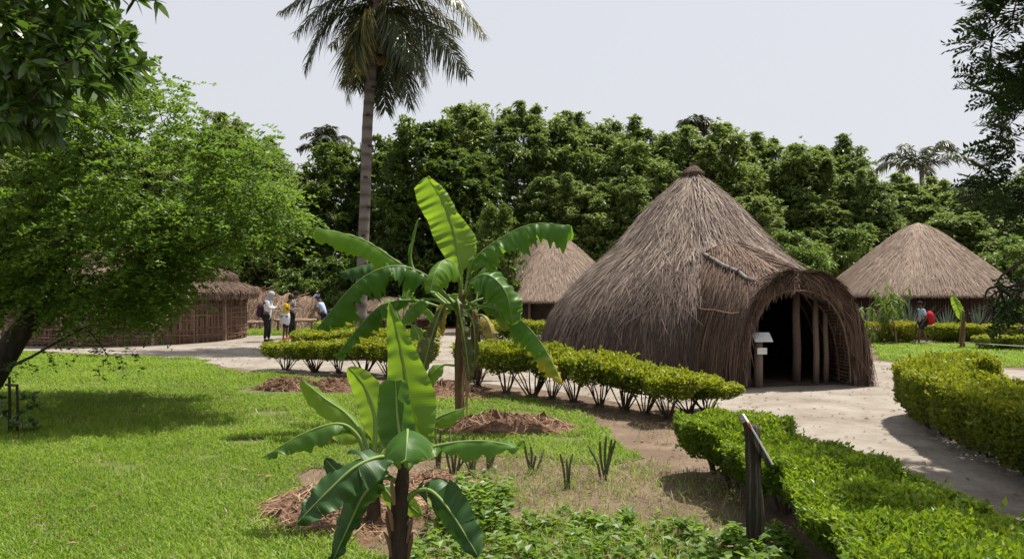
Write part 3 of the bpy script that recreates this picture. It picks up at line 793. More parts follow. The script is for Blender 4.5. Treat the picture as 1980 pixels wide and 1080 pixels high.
# log tied along the porch roof, thin binding stick below
aa = np.linspace(1.72, 3.95, 9)
bb = np.linspace(.72, .68, 9) + .015 * np.sin(np.arange(9) * 1.9)
lg = pp(aa, SGN * bb, pH(aa) * (1 - (bb / pW(aa)) ** pE(aa)) ** (1 / pE(aa)) + .085)
mb = MB(); tube(lg + r.normal(size=(9, 3)) * .006, [.03, .032, .036, .035, .038, .036, .036, .034, .03], 8, mb, .95)
log = mb.build('ridge_pole', M['grey_log'], hut, smooth=True)
mb = MB()
for k in (2, 5, 6):
    c = lg[k]; a = np.linspace(0, 6.283, 14); t = nrm(lg[k + 1] - lg[k]); s1 = nrm(np.cross(t, [0, 0, 1])); s2 = np.cross(s1, t)
    tube(c + .052 * (np.cos(a)[:, None] * s1 + np.sin(a)[:, None] * s2), .01, 4, mb)
mb.build('rope', M['rope'], log)['kind'] = 'stuff'
aa = np.linspace(2.7, 4.2, 7)
mb = MB(); tube(arch(np.full(7, .62) + r.uniform(-.01, .01, 7), aa, -.05, -.05), .014, 5, mb, .5)
mb.build('binding_stick', M['stick'], hut)

# --- other huts
def round_hut(name, label, cx, Y, prof, wall_r, wall_z, n, seed, door=None, mat='thatch_pale', w=.021, group=None, wallmat=None):
    t = empty(name, (cx, Y, 0), label, 'hut', group)
    prof = dense(prof, 50)
    mb = MB(); lathe_surf(mb, prof - np.array([.03, .02]), 64, tint=.3)
    er, ez = prof[-1]
    lathe_surf(mb, [(er - .03, ez - .02), (er - .12, ez - .05), (wall_r - .1, wall_z + .2)], 64, tint=.1)
    thatch_strands(mb, prof, n, seed, L=(.5, 1.1), w=w, lift=.06, fringe=.10, tint_of=lambda q, s, th, r: q * .75 + .1 + .12 * (1 - s) + .05 * np.sin(th * 11))
    mb.build('roof', M[mat], t)
    r = np.random.default_rng(seed + 1)
    def gap(a): return door is not None and any(abs((a - d0 + math.pi) % (2 * math.pi) - math.pi) < dw for d0, dw in door)
    ns = int(2 * math.pi * wall_r / .085)
    sides = [MB(), MB()]
    dcut = (door[0][0] if door else -9) % (2 * math.pi)
    for k in range(ns):
        a = .6 * math.pi + k / ns * 2 * math.pi
        if gap(a) or math.sin(a) > .5: continue
        x, y = wall_r * math.cos(a), wall_r * math.sin(a)
        tube([(x, y, 0), (x + r.uniform(-.015, .015), y, (wall_z + .3) * .5), (x, y, wall_z + .3)], r.uniform(.035, .05), 5, sides[1 if (door and a > dcut) else 0], r.uniform(.1, .7), cap=False)
    for mb in sides:
        if mb.n: mb.build('wall', M[wallmat or 'dark_stick'], t)
    mb = MB(); lathe_surf(mb, [(wall_r - .25, 0), (wall_r - .25, wall_z + .25)], 40, tint=.1)
    mb.build('shade_backing', M['shadow_gap'], t)  # dark backing put behind doorway and sticks in place of interior shade
    if door is not None:
        for d0, dw in door:
            for s_ in (-1, 1):
                a = d0 + s_ * dw
                mb = MB(); tube([(wall_r * 1.02 * math.cos(a), wall_r * 1.02 * math.sin(a), 0), (wall_r * 1.02 * math.cos(a), wall_r * 1.02 * math.sin(a), wall_z + .3)], .06, 6, mb, .6)
                mb.build('door_post', M['wood'], t)
    return t

Y = 33.0
round_hut('thatched_hut', 'round hut with a smooth conical thatch roof, half hidden behind the big hut', GX(1070, Y)[0], Y,
          [(.05, 4.06), (.3, 3.99), (.75, 3.72), (1.4, 3.16), (2.1, 2.48), (2.8, 1.82), (3.4, 1.26)], 2.6, 1.35, 26000, 71, door=[(-math.pi / 2 - .12, .30)])
Y = 30.2
round_hut('thatched_hut', 'round hut with a rounded thatch dome roof at the right behind the child', GX(1775, Y)[0], Y,
          [(.04, 4.30), (.3, 4.19), (.79, 3.91), (1.25, 3.53), (1.73, 3.14), (2.66, 2.36), (3.15, 1.92), (3.56, 1.50)], 2.45, 1.5, 28000, 72, door=None, wallmat='mud_dark')
Y = 33.5
round_hut('thatched_hut', 'low small hut with a brown thatch roof glimpsed under the banana leaves', GX(748, Y)[0], Y,
          [(.05, 1.42), (.4, 1.36), (1.0, 1.18), (1.6, .88), (2.1, .52)], 1.8, .55, 6000, 73, door=[(-math.pi / 2 + .5, .35)], mat='thatch_red')

# woven hut at the left with a tiered roof
LY = 27.2; LX = GX(255, LY)[0]
lh = empty('woven_hut', (LX, LY, 0), 'wide round hut with a woven stick wall and layered flat thatch, behind the left tree', 'hut')
mb = MB(); lathe_surf(mb, [(3.74, -.02), (3.78, .1), (3.74, .5), (3.74, 1.75)], 72, tint=.4)
mb.build('mud_wall', M['mud'], lh)
mb = MB(); r = np.random.default_rng(81)
for k in range(330):
    a = -math.pi + k / 330 * math.pi * 1.15 - .2 + r.normal() * .008
    big = k % 62 == 31
    rr_ = 3.80
    x, y = rr_ * math.cos(a), rr_ * math.sin(a)
    z0, z1 = (0, 1.6) if (big or r.uniform() < .45) else (r.uniform(0, .6), r.uniform(.8, 1.6))
    tube([(x, y, z0), (x * (1 + r.uniform(-.004, .004)), y, (z0 + z1) / 2), (x + r.uniform(-.03, .03), y, z1)], .05 if big else r.uniform(.012, .026), 5, mb, .9 if big else r.uniform(.0, .7), cap=False)
mb.build('wall_pole', M['stick'], lh)['kind'] = 'stuff'
mb = MB()
for k in range(210):
    z = .06 + 1.5 * r.uniform(0, 1) ** 1.0
    a0 = r.uniform(-math.pi - .2, .3); da = r.uniform(.18, .6)
    a = np.linspace(a0, a0 + da, 8)
    rr_ = 3.83 + .022 * np.sin(np.arange(8) * math.pi + k)
    tube(np.stack([rr_ * np.cos(a), rr_ * np.sin(a), z + np.cumsum(r.normal(size=8) * .008)], 1), r.uniform(.008, .018), 4, mb, r.uniform(.05, .8), cap=False)
mb.build('woven_stick', M['stick'], lh)['kind'] = 'stuff'
mb = MB()
tiers = [[(2.7, 2.16), (3.5, 1.98), (4.05, 1.80), (4.24, 1.62), (4.20, 1.52)], [(2.2, 2.60), (2.8, 2.46), (3.35, 2.30), (3.52, 2.16), (3.50, 2.08)], [(.05, 3.35), (1.2, 3.12), (2.0, 2.90), (2.6, 2.74), (2.72, 2.58)]]
for k, tp_ in enumerate(tiers):
    pr = dense(tp_, 24)
    lathe_surf(mb, pr - np.array([.03, .02]), 72, tint=.25)
    er, ez = pr[-1]
    lathe_surf(mb, [(er - .02, ez - .02), (er - .08, ez - .13), (er - .45, ez - .1 + (.0 if k else .02))], 72, tint=.1)
    thatch_strands(mb, pr, [9000, 6500, 7000][k], 84 + k, L=(.35, .8), w=.03, lift=.05, fringe=.16, tint_of=lambda q, s, th, r: q * .7 + .06)
mb.build('roof', M['thatch_red'], lh)

# collapsed low thatch shelters behind the visitors
def low_shelter(label, cx, Y, half, h, dep, seed, rz=0.0):
    t = empty('thatch_shelter', (cx, Y, 0), label, 'shelter', None, rz)
    r = np.random.default_rng(seed)
    nx, ny = 30, 15
    X, V = np.meshgrid(np.linspace(-1, 1, nx), np.linspace(-1, 1, ny), indexing='ij')
    def surf(x, v):
        hh = h * (1 - .75 * np.abs(x) ** 3.2) * (1 + .08 * np.sin(x * 6 + seed) + .05 * np.sin(x * 15))
        return np.stack([x * half, v * dep * (1 - .25 * np.abs(x) ** 3), hh * (1 - np.abs(v) ** 1.5)], -1)
    mb = MB(); v = surf(X, V).reshape(-1, 3)
    i, j = np.meshgrid(np.arange(nx - 1), np.arange(ny - 1), indexing='ij'); b = (i * ny + j).ravel()
    mb.add(v, np.stack([b, b + ny, b + ny + 1, b + 1], -1), .2)
    n = 4200
    x = r.uniform(-1, 1, n); v0 = -r.uniform(0, .9, n); L = r.uniform(.25, .6, n); dx = r.normal(size=n) * .12
    u = np.linspace(0, 1, 4)[None]
    xx = np.clip(x[:, None] + dx[:, None] * u, -1.03, 1.03); vv = np.maximum(v0[:, None] - L[:, None] * u, -1.05)
    Pt = surf(xx, vv) + np.array([0, -.02, .02]) * (1 + 3 * (u ** 2 * r.uniform(0, 1, n)[:, None] ** 2))[..., None]
    Pt[..., 2] = np.maximum(Pt[..., 2], 0.0)
    ribbons(mb, Pt, nrm(np.array([1, .2, .2]) + r.normal(size=(n, 1, 3)) * .3), np.full((n, 4), .035) * np.array([.9, 1, 1, .3]), np.clip(r.beta(2.2, 1.8, n) + .16 * np.sin(x * 20 + 3 * np.sin(x * 7)), 0, 1))
    mb.build('thatch', M['old_straw'], t)
    mb = MB()
    for k in range(7):
        x_ = r.uniform(-.9, .9)
        p = surf(np.array(x_), np.array(-.05)); q_ = p + np.array([r.uniform(-.7, .7), r.uniform(-.2, .1), r.uniform(-.1, .3)])
        mb = MB(); tube([p, q_], .03, 5, mb, r.uniform(.3, .9)); mb.build('pole', M['stick'], t)
    return t
low_shelter('pale brown sagging thatch shelter between the woven hut and the visitors', GX(520, 34)[0], 34.0, 1.75, 1.66, 1.5, 91)
low_shelter('collapsed dark brown thatch shelter behind the visitor in yellow', GX(588, 34.6)[0], 34.6, 1.15, 1.50, 1.3, 92)
# ------------------------------------------------------------------ clipped hedges
def hedge_leaves(mb, r, pos, nor, L, tint):
    n = len(pos)
    d = nrm(nor * .7 + r.normal(size=(n, 3)) * .55 + np.array([0, 0, .25]))
    s = nrm(np.cross(d, r.normal(size=(n, 3))))
    LL = L * r.uniform(.6, 1.35, n)
    rhombs(mb, pos - d * LL[:, None] * .4, d, s, LL, LL * .58, tint, fold=.15, droop=.12)

def shrub_mesh(seed, mat, n=3600, lo=.42, nst=13):
    """unit shrub: footprint about 1 x 1, height 1; returns (foliage mesh, stems mesh)"""
    r = np.random.default_rng(seed)
    th = r.uniform(0, 2 * math.pi, n); top = r.uniform(0, 1, n) < .48
    ee = 1 + .10 * np.sin(th * 3 + seed) + .07 * np.sin(th * 7 + 2 * seed)
    q = np.sqrt(r.uniform(0, 1, n))
    rad = np.where(top, q, .86 + .14 * r.uniform(0, 1, n)) * .56 * ee
    zz = np.where(top, 1 - .10 * q ** 4 + .03 * np.sin(th * 4) * q, 0)
    zs = lo + (1 - lo) * r.uniform(0, 1, n) ** .75 * .98
    zz = np.where(top, zz, zs)
    taper = np.where(top, 1, .62 + .38 * np.clip((zz - lo) / (.7 - lo), 0, 1))
    rad = rad * taper
    x, y = rad * np.cos(th), rad * np.sin(th)
    # squarish plan
    k = 1 / np.maximum(np.abs(np.cos(th)), np.abs(np.sin(th))) ** .35
    x, y = x * k, y * k
    lump = 1 + .05 * np.sin(x * 13 + seed) * np.sin(y * 11)
    pos = np.stack([x, y, zz * lump], 1) + r.normal(size=(n, 3)) * .022
    inner = r.uniform(0, 1, n) < .25
    pos[inner, :2] *= r.uniform(.4, .95, (inner.sum(), 1)); pos[inner, 2] = lo + (pos[inner, 2] - lo) * r.uniform(.3, 1, inner.sum())
    nor = np.where(top[:, None], np.array([0, 0, 1.0]) + .3 * r.normal(size=(n, 3)), np.stack([np.cos(th), np.sin(th), .3 + 0 * th], 1))
    # young yellow shoots grow on the clipped top
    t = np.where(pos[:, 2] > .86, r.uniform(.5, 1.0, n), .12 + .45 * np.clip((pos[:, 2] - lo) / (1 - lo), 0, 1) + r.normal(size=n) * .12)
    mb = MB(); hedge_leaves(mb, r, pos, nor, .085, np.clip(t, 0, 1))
    # unclipped shoots sticking out of the top and sides
    q = r.integers(0, n, 60); q = q[pos[q, 2] > lo + .2]
    for k in q:
        dd = nrm(nor[k] + r.normal(size=3) * .5 + [0, 0, .5]); m = 7
        pk = pos[k] + dd * np.linspace(.0, r.uniform(.06, .15), m)[:, None]
        hedge_leaves(mb, r, pk, np.tile(dd, (m, 1)) + r.normal(size=(m, 3)) * .6, .075, np.clip(r.uniform(.3, 1, m), 0, 1))
    fol = mb.mesh('foliage', mat)
    sm = MB()
    tube(np.array([[0, 0, -.02], [0, 0, .03], [0, 0, .07]]), [.12, .11, .05], 8, sm, .3)
    for k in range(nst):
        a = r.uniform(0, 6.28); q0 = r.uniform(.01, .07); q1 = r.uniform(.18, .46)
        p0 = np.array([q0 * math.cos(a), q0 * math.sin(a), -.01]); p2 = np.array([q1 * math.cos(a + r.uniform(-.4, .4)), q1 * math.sin(a), lo + r.uniform(.05, .35)])
        p1 = p0 * .55 + p2 * .45 + r.normal(size=3) * .025
        tube(np.array([p0, p1, p2]), [.017, .013, .007], 5, sm, r.uniform(0, 1), cap=False)
    return fol, sm.mesh('stems', M['stem'], True)

shr = [shrub_mesh(101 + k, M['hedge_leaf'], n=[3600, 3000, 4000, 2800][k], lo=[.48, .44, .52, .46][k], nst=[13, 9, 16, 11][k]) for k in range(4)]
shr_gold = [shrub_mesh(111 + k, M['hedge_gold'], lo=.08) for k in range(2)]
shr_low = [shrub_mesh(115 + k, M['hedge_leaf'], lo=.12) for k in range(2)]
_sn = [0]
def shrub(loc, wx, wy, h, label, group, var, rz=None):
    k = _sn[0]; _sn[0] += 1
    rr_ = random.Random(k)
    t = empty('hedge_shrub', loc, label, 'shrub', group, rz if rz is not None else rr_.uniform(0, 6.28))
    t.scale = (wx * rr_.uniform(.9, 1.1), wy * rr_.uniform(.9, 1.1), h * rr_.uniform(.96, 1.04))
    f, s = var[k % len(var)]
    for me, nm in ((f, 'foliage'), (s, 'stems')):
        o = bpy.data.objects.new(nm, me); C.objects.link(o); o.parent = t
    return t

ORD = ['first', 'second', 'third', 'fourth', 'fifth', 'sixth', 'seventh', 'eighth', 'ninth', 'tenth', 'eleventh', 'twelfth', 'thirteenth', 'fourteenth']
def tops(px, py_base, py_top):
    Y = F * CAMH / (py_base - HY)
    return GX(px, Y), CAMH - (py_top - HY) / F * Y
row = [(922, 750, 668), (980, 764, 668), (1030, 771, 670), (1068, 775, 681), (1112, 781, 687), (1162, 790, 694), (1212, 799, 705), (1252, 806, 714), (1298, 818, 727), (1338, 802, 735), (1376, 802, 746)]
for k, (x, yb, yt) in enumerate(row):
    c, h = tops(x, yb, yt)
    c2 = c + np.array([.0, .22, 0])
    shrub(c2, .84, .66, h + .01, 'clipped yellow green shrub, %s from the left in the hedge row before the big hut' % ORD[k], 'shrubs of the hedge row before the big hut', shr)
row = [(547, 718, 665), (603, 722, 664), (652, 724, 664), (700, 727, 662), (748, 730, 663), (800, 734, 666)]
for k, (x, yb, yt) in enumerate(row):
    c, h = tops(x, yb, yt)
    shrub(c + np.array([0, .22, 0]), .92, .7, h, 'clipped shrub, %s from the left in the front hedge row right of the visitors' % ORD[k], 'shrubs of the left front hedge row', shr)
for k, (x, yb, yt, wx) in enumerate([(605, 690, 641, .9), (645, 690, 641, 1.0), (702, 692, 638, 1.0), (748, 692, 640, 1.0), (800, 692, 642, 1.0)]):
    c, h = tops(x, yb, yt)
    shrub(c, wx, .95, h, 'low clipped shrub, %s from the left in the second hedge row behind the front one' % ORD[k], 'shrubs of the second hedge row', shr_low)
for k, (x, yb, yt, wx) in enumerate([(652, 664, 624, 1.25)]):
    c, h = tops(x, yb, yt)
    shrub(c, wx, 1.0, h, 'bright golden yellow shrub near the visitor with the blue cap', None, shr_gold)
for k, (x, yb, yt, wx) in enumerate([(955, 662, 622, 1.0), (1000, 662, 622, 1.1), (1044, 662, 622, 1.1), (1090, 662, 623, 1.1)]):
    c, h = tops(x, yb, yt)
    shrub(c, wx, .9, h, 'green clipped shrub, %s from the left before the far hut behind the banana plant' % ORD[k], 'shrubs before the far hut', shr_low)
gold = [(1708, 663, 624, 1), (1745, 663, 623, 1), (1824, 664, 627, 0), (1856, 664, 628, 0), (1893, 664, 630, 1), (1938, 664, 629, 1), (1985, 664, 630, 1)]
for k, (x, yb, yt, g) in enumerate(gold):
    c, h = tops(x, yb, yt)
    shrub(c, 1.0, .9, h, '%s shrub, %s from the left in the hedge before the right hut' % ('golden yellow' if g else 'yellow green', ORD[k]), 'shrubs before the right hut', shr_gold if g else shr_low)
for k, (x, yb, yt) in enumerate([(1920, 676, 650), (1965, 677, 650)]):
    c, h = tops(x, yb, yt)
    shrub(c, .9, .7, h, 'low light green shrub on the right lawn, %s from the left by the white hose' % ORD[k], 'low shrubs on the right lawn', shr_low)

def long_hedge(name, label, pts, halfw, lo, hi, n, seed, mat, L=.06, stems=10, lumps=.05):
    """continuous clipped hedge along a ground polyline"""
    r = np.random.default_rng(seed)
    pl = curve([list(p[:2]) + [0] for p in pts], 120)[:, :2]
    hw = np.interp(np.linspace(0, 1, 120), np.linspace(0, 1, len(pts)), [p[2] for p in pts]) if len(pts[0]) > 2 else np.full(120, halfw)
    hh = np.interp(np.linspace(0, 1, 120), np.linspace(0, 1, len(pts)), [p[3] for p in pts]) if len(pts[0]) > 3 else np.full(120, hi)
    seg = np.concatenate([[0], np.cumsum(np.linalg.norm(np.diff(pl, axis=0), axis=1))]); Lt = seg[-1]
    T = nrm(np.gradient(pl, axis=0)); Nn = np.stack([-T[:, 1], T[:, 0]], 1)
    t = empty(name, (pl[60, 0], pl[60, 1], 0), label, 'hedge')
    off = np.array([pl[60, 0], pl[60, 1], 0])
    s = r.uniform(-.02, 1.02, n) * Lt
    # more leaves where the hedge comes nearer
    cx_ = np.interp(s, seg, pl[:, 0]); cy_ = np.interp(s, seg, pl[:, 1]); nx_ = np.interp(s, seg, Nn[:, 0]); ny_ = np.interp(s, seg, Nn[:, 1])
    tx_ = np.interp(s, seg, T[:, 0]); ty_ = np.interp(s, seg, T[:, 1])
    W_ = np.interp(s, seg, hw); H_ = np.interp(s, seg, hh)
    endr = np.clip(np.minimum(s, Lt - s) / .25, 0, 1) ** .5
    W_ = W_ * (.55 + .45 * endr) * (1 + lumps * np.sin(s * 5.3 + seed) + lumps * .6 * np.sin(s * 11))
    H_ = H_ * (1 + lumps * .7 * np.sin(s * 4.1 + seed) + lumps * .5 * np.sin(s * 9.7)) * (.93 + .07 * endr)
    kind = r.uniform(0, 1, n)
    top = kind < .5
    q = r.uniform(-1, 1, n)
    side = np.where(r.uniform(0, 1, n) < .5, -1.0, 1.0)
    zs = lo + (H_ - lo) * r.uniform(0, 1, n) ** .8
    rag = lo + .10 * np.sin(s * 4.3 + seed) + .07 * np.sin(s * 11) + .05 * np.abs(r.normal(size=n))
    zs = np.maximum(zs, rag)
    taper = .74 + .26 * np.clip((zs - lo) / .22, 0, 1)
    lat_ = np.where(top, q * W_, side * W_ * taper * (1 - .12 * r.uniform(0, 1, n) ** 2))
    z = np.where(top, H_ * (1 - .15 * np.abs(q) ** 3.2), zs)
    z = z + .018 * np.sin(lat_ * 17 + s * 13) * top
    inner = r.uniform(0, 1, n) < .22
    lat_ = np.where(inner, lat_ * r.uniform(.3, .95, n), lat_); z = np.where(inner, lo + (z - lo) * r.uniform(.35, 1, n), z)
    pos = np.stack([cx_ + nx_ * lat_, cy_ + ny_ * lat_, z], 1) + r.normal(size=(n, 3)) * .016
    nor = np.where(top[:, None], np.array([0, 0, 1.0]), np.stack([nx_ * side, ny_ * side, .25 + 0 * z], 1))
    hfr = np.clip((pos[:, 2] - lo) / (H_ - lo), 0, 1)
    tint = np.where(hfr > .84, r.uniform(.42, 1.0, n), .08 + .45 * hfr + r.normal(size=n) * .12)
    thin = np.sin(s * 6.1 + seed) * np.sin(lat_ * 7 + s * 2.3) + .6 * np.sin(z * 19 + s * 8) + .5 * r.normal(size=n) > -1.05       # patchy growth
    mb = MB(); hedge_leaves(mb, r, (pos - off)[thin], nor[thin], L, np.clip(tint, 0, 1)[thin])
    q = r.integers(0, n, int(Lt * 26)); q = q[hfr[q] > .35]
    for k in q:
        dd = nrm(nor[k] + r.normal(size=3) * .5 + [0, 0, .4]); m = 7
        pk = pos[k] - off + dd * np.linspace(.0, r.uniform(.05, .15), m)[:, None]
        hedge_leaves(mb, r, pk, np.tile(dd, (m, 1)) + r.normal(size=(m, 3)) * .6, L, np.clip(r.uniform(.3, 1, m), 0, 1))
    mb.build('foliage', mat, t)
    sm = MB()
    ns = int(Lt * stems)
    for k in range(ns):
        ci = Lt * ((k // 4) + .5 + .15 * r.normal()) / (ns / 4)
        ci = min(max(ci, .05), Lt - .05)
        c = np.array([np.interp(ci, seg, pl[:, 0]), np.interp(ci, seg, pl[:, 1]), 0]) - off
        a = r.uniform(0, 6.28); e = r.uniform(.08, .24)
        p0 = c + np.array([math.cos(a) * .04, math.sin(a) * .04, -.01]); p2 = c + np.array([math.cos(a) * e, math.sin(a) * e, lo + r.uniform(.08, .25)])
        tube(np.array([p0, p0 * .5 + p2 * .5 + r.normal(size=3) * .018, p2]), [.016, .013, .007], 5, sm, r.uniform(0, 1), cap=False)
    sm.build('stems', M['stem'], t, smooth=True)
    return t

def hp(px, py, z, hw):            # centre of the hedge top seen at a pixel, at height z
    Y = (CAMH - z) * F / (py - HY)
    p = GX(px, Y)
    return (p[0], p[1], hw, z)
long_hedge('hedge', 'broad clipped green hedge running from the near sign post to the bottom right corner',
           [hp(1382, 797, .56, .40), hp(1432, 822, .56, .42), hp(1530, 862, .53, .42), hp(1640, 918, .50, .44), hp(1790, 1010, .50, .50), hp(1950, 1130, .50, .54), hp(2120, 1280, .50, .55)], .5, .22, .55, 150000, 131, M['hedge_green'], L=.040, lumps=.10)
long_hedge('hedge', 'clipped yellow green hedge on the right side of the sandy path',
           [hp(1912, 690, .78, .30), hp(1842, 691, .78, .32), hp(1790, 700, .78, .34), hp(1830, 718, .77, .38), hp(1920, 746, .75, .42), hp(2040, 780, .74, .45), hp(2250, 835, .74, .45)], .4, .16, .8, 95000, 132, M['hedge_leaf'], L=.052)

# ------------------------------------------------------------------ banana plants
def banana_leaf(parent, org, pts, W, nh, fold=.5, t0=.12, mat='banana', seed=0, tears=0, corr=.012, tint=(.3, .6), bias=(1, 1), rib=.011, tip_pow=.55, tipyellow=0, M_=100, label=None, ragged=0.0, pL=None, pR=None):
    r = np.random.default_rng(seed + 500)
    c = curve(np.asarray(pts, float) - org, M_)
    T = nrm(np.gradient(c, axis=0))
    nh = np.asarray(nh, float)
    S = nrm(np.cross(T, nh)); N = np.cross(S, T)
    L = np.concatenate([[0], np.cumsum(np.linalg.norm(np.diff(c, axis=0), axis=1))])
    t = np.linspace(0, 1, M_)
    tb_ = np.clip((t - t0) / (1 - t0), 0, 1)
    prof = np.clip(np.sin(math.pi * np.clip(tb_, 0, 1) ** .8) , 0, 1) ** tip_pow * np.clip(tb_ * 6, 0, 1)
    mb = MB()
    U = 7
    for hi, sd in enumerate((-1, 1)):
        cuts = sorted(set([int(t0 * (M_ - 1))] + ([int(x) for x in r.uniform(t0 * M_ + 6, M_ - 5, tears)] if tears else []) + [M_ - 1]))
        ph = r.uniform(0, 6.28)
        for a, b in zip(cuts[:-1], cuts[1:]):
            if b <= a: continue
            idx = np.arange(a, b + 1)
            f_ = fold + (r.normal() * .22 if tears else 0)
            cp = (pL, pR)[hi]
            wid_ = W * .5 * (prof[idx] if cp is None else np.interp(tb_[idx], [q[0] for q in cp], [q[1] for q in cp])) * bias[hi] * (1 - ragged * r.uniform(0, .5))
            if tears and len(idx) > 1: wid_ = wid_ * np.interp(np.arange(len(idx)), [0, len(idx) * .3, len(idx) - 1], [.9, 1.0, .93])
            u = np.linspace(0, 1, U)
            uu = u[None, :]
            ang = f_ * (.35 + .65 * uu)
            lx = wid_[:, None] * uu
            wav = corr * np.sin(L[idx][:, None] * 38 + ph + 3 * uu + 1.5 * np.sin(L[idx][:, None] * 9)) * uu ** .8 + corr * .8 * np.sin(L[idx][:, None] * 71 + 2 * ph + 4 * uu) * uu ** 1.5 + corr * 1.6 * np.sin(L[idx][:, None] * 11 + ph) * uu ** 2
            v = c[idx][:, None] + sd * S[idx][:, None] * (lx * np.cos(ang))[..., None] - N[idx][:, None] * (lx * np.sin(ang))[..., None] + N[idx][:, None] * wav[..., None] + T[idx][:, None] * (lx * .22)[..., None]
            k = len(idx)
            i, j = np.meshgrid(np.arange(k - 1), np.arange(U - 1), indexing='ij'); q = (i * U + j).ravel()
            f = np.stack([q, q + U, q + U + 1, q + 1], -1)
            tt = r.uniform(*tint) + .05 * np.sin(L[idx][:, None] * 23 + ph) + .08 * (uu - .5) + 0 * wav
            tt = tt + .55 * np.clip((uu - .88) / .12, 0, 1) * np.clip(np.sin(L[idx][:, None] * 47 + 3 * ph) + .6 * np.sin(L[idx][:, None] * 113 + ph) - .35, 0, 1)
            if tipyellow: tt = tt + tipyellow * np.clip((tb_[idx][:, None] - .55) / .45, 0, 1) * (.6 + .4 * uu) + tipyellow * .35 * uu ** 3
            al = np.broadcast_to(L[idx][:, None] + lx * .2, v.shape[:2])
            mb.add(v.reshape(-1, 3), f if sd > 0 else f[:, ::-1], np.clip(tt, 0, 1).ravel(), al.ravel())
    lf = mb.build('leaf', M[mat] if isinstance(mat, str) else mat, parent, smooth=True)
    if label: lf['label'] = label
    rm = MB(); tube(c - N * .002, rib * np.interp(t, [0, t0, .5, 1], [1.9, 1.5, .9, .25]), 6, rm, .6)
    rm.build('midrib', M['midrib'], lf, smooth=True)
    return lf

def stem_mesh(parent, org, pts, rads, mat, name='stem'):
    c = curve(np.asarray(pts, float) - org, 16)
    rd = np.interp(np.linspace(0, 1, 16), np.linspace(0, 1, len(rads)), rads)
    rd = rd * (1 + .05 * np.sin(np.arange(16) * 2.1))
    mb = MB(); tube(c, rd, 14, mb, .5)
    # old leaf sheaths wrapped round the stem
    r = np.random.default_rng(int(abs(org[0]) * 1000) + 3)
    for k in range(7):
        i0 = r.integers(0, 9); a = r.uniform(0, 6.28)
        cc = c[i0:i0 + 6]; rr_ = rd[i0:i0 + 6] * 1.03
        aa = a + np.linspace(0, .8, 6)
        d0 = np.stack([np.cos(aa), np.sin(aa), 0 * aa], 1); d1 = np.stack([np.cos(aa + 1.0), np.sin(aa + 1.0), 0 * aa], 1); dm = nrm(d0 + d1)
        v = np.stack([cc + d0 * rr_[:, None], cc + dm * rr_[:, None] * 1.16, cc + d1 * rr_[:, None]], 1).reshape(-1, 3)
        i, j = np.meshgrid(np.arange(5), np.arange(2), indexing='ij'); q = (i * 3 + j).ravel()
        mb.add(v, np.stack([q, q + 1, q + 4, q + 3], -1), r.uniform(0, 1))
    return mb.build(name, M[mat], parent, smooth=True)

def PX(base, lst):            # list of (px, py, dY) around a base depth
    return [P(x, y, base + d) for x, y, d in lst]

cams = np.array([0, -1.0, .15])
# tall plant
Yb = 9.65; org = np.array([*tb[:2], 0.0])
bt = empty('banana_plant', org, 'tallest banana plant with a big upright leaf, rising from the reddish mulch heap', 'banana plant')
stem_mesh(bt, org, [G(889, 832), P(888, 720, Yb), P(890, 640, Yb), P(893, 560, Yb)], [.060, .055, .050, .042], 'pseudostem')
BL = lambda lst, W, nh, **k: banana_leaf(bt, org, PX(Yb, lst), W, nh, **k)
BLUNT = [(0, .05), (.12, .75), (.4, 1), (.8, .95), (.95, .8), (1, .45)]
BL([(893, 575, 0), (891, 515, 0), (876, 445, .10), (853, 385, .12), (826, 342, .05)], .50, (-.25, -1, .3), fold=.15, t0=.20, seed=1, mat="banana_bright", corr=.022, tint=(.45, .6), pL=[(0, .1), (.15, .8), (.35, 1.15), (.7, 1.2), (.92, .9), (1, .2)], pR=[(0, .1), (.12, .9), (.25, 1.0), (.5, .5), (.8, .35), (1, .1)])
BL([(880, 585, 0), (815, 535, .1), (765, 503, .1), (700, 462, .0), (612, 440, -.1)], .46, (.25, -.6, .8), fold=.85, t0=.32, seed=2, mat='banana_bright', corr=.018, tint=(.3, .5), pL=BLUNT, pR=BLUNT)
BL([(882, 592, 0), (825, 533, -.3), (760, 514, -.5), (690, 545, -.6), (614, 632, -.6)], .54, (.3, -.25, 1), fold=1.05, t0=.14, seed=3, mat='banana', corr=.05, tint=(.08, .3), tears=3, pL=BLUNT, pR=BLUNT)
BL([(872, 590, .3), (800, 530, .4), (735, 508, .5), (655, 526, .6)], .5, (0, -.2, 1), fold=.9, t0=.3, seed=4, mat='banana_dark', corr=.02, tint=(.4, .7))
BL([(870, 600, .2), (800, 580, .1), (735, 592, 0), (688, 640, -.1), (648, 690, -.1)], .5, (.2, -.4, 1), fold=1.0, t0=.25, seed=5, mat='banana', corr=.03, tint=(.2, .4), tears=8, ragged=.6)
BL([(897, 570, 0), (915, 505, .1), (965, 462, .1), (1030, 433, .0), (1104, 436, -.1)], .58, (-.15, -.4, 1), fold=.95, t0=.10, seed=6, mat='banana', corr=.045, tint=(.3, .45), pL=BLUNT, pR=BLUNT, tears=2)
BL([(900, 575, 0), (915, 540, -.3), (945, 532, -.5), (978, 565, -.6), (992, 628, -.6)], .54, (-.25, -.6, 1), fold=.7, t0=.16, seed=7, mat='banana', corr=.03, tint=(.3, .6), tip_pow=.45)
BL([(893, 575, 0), (884, 520, -.35), (862, 502, -.6), (842, 525, -.85), (832, 565, -.95)], .50, (.15, -.3, 1), fold=.95, t0=.12, seed=8, mat='banana_bright', corr=.02, tint=(.3, .5), tip_pow=.4)
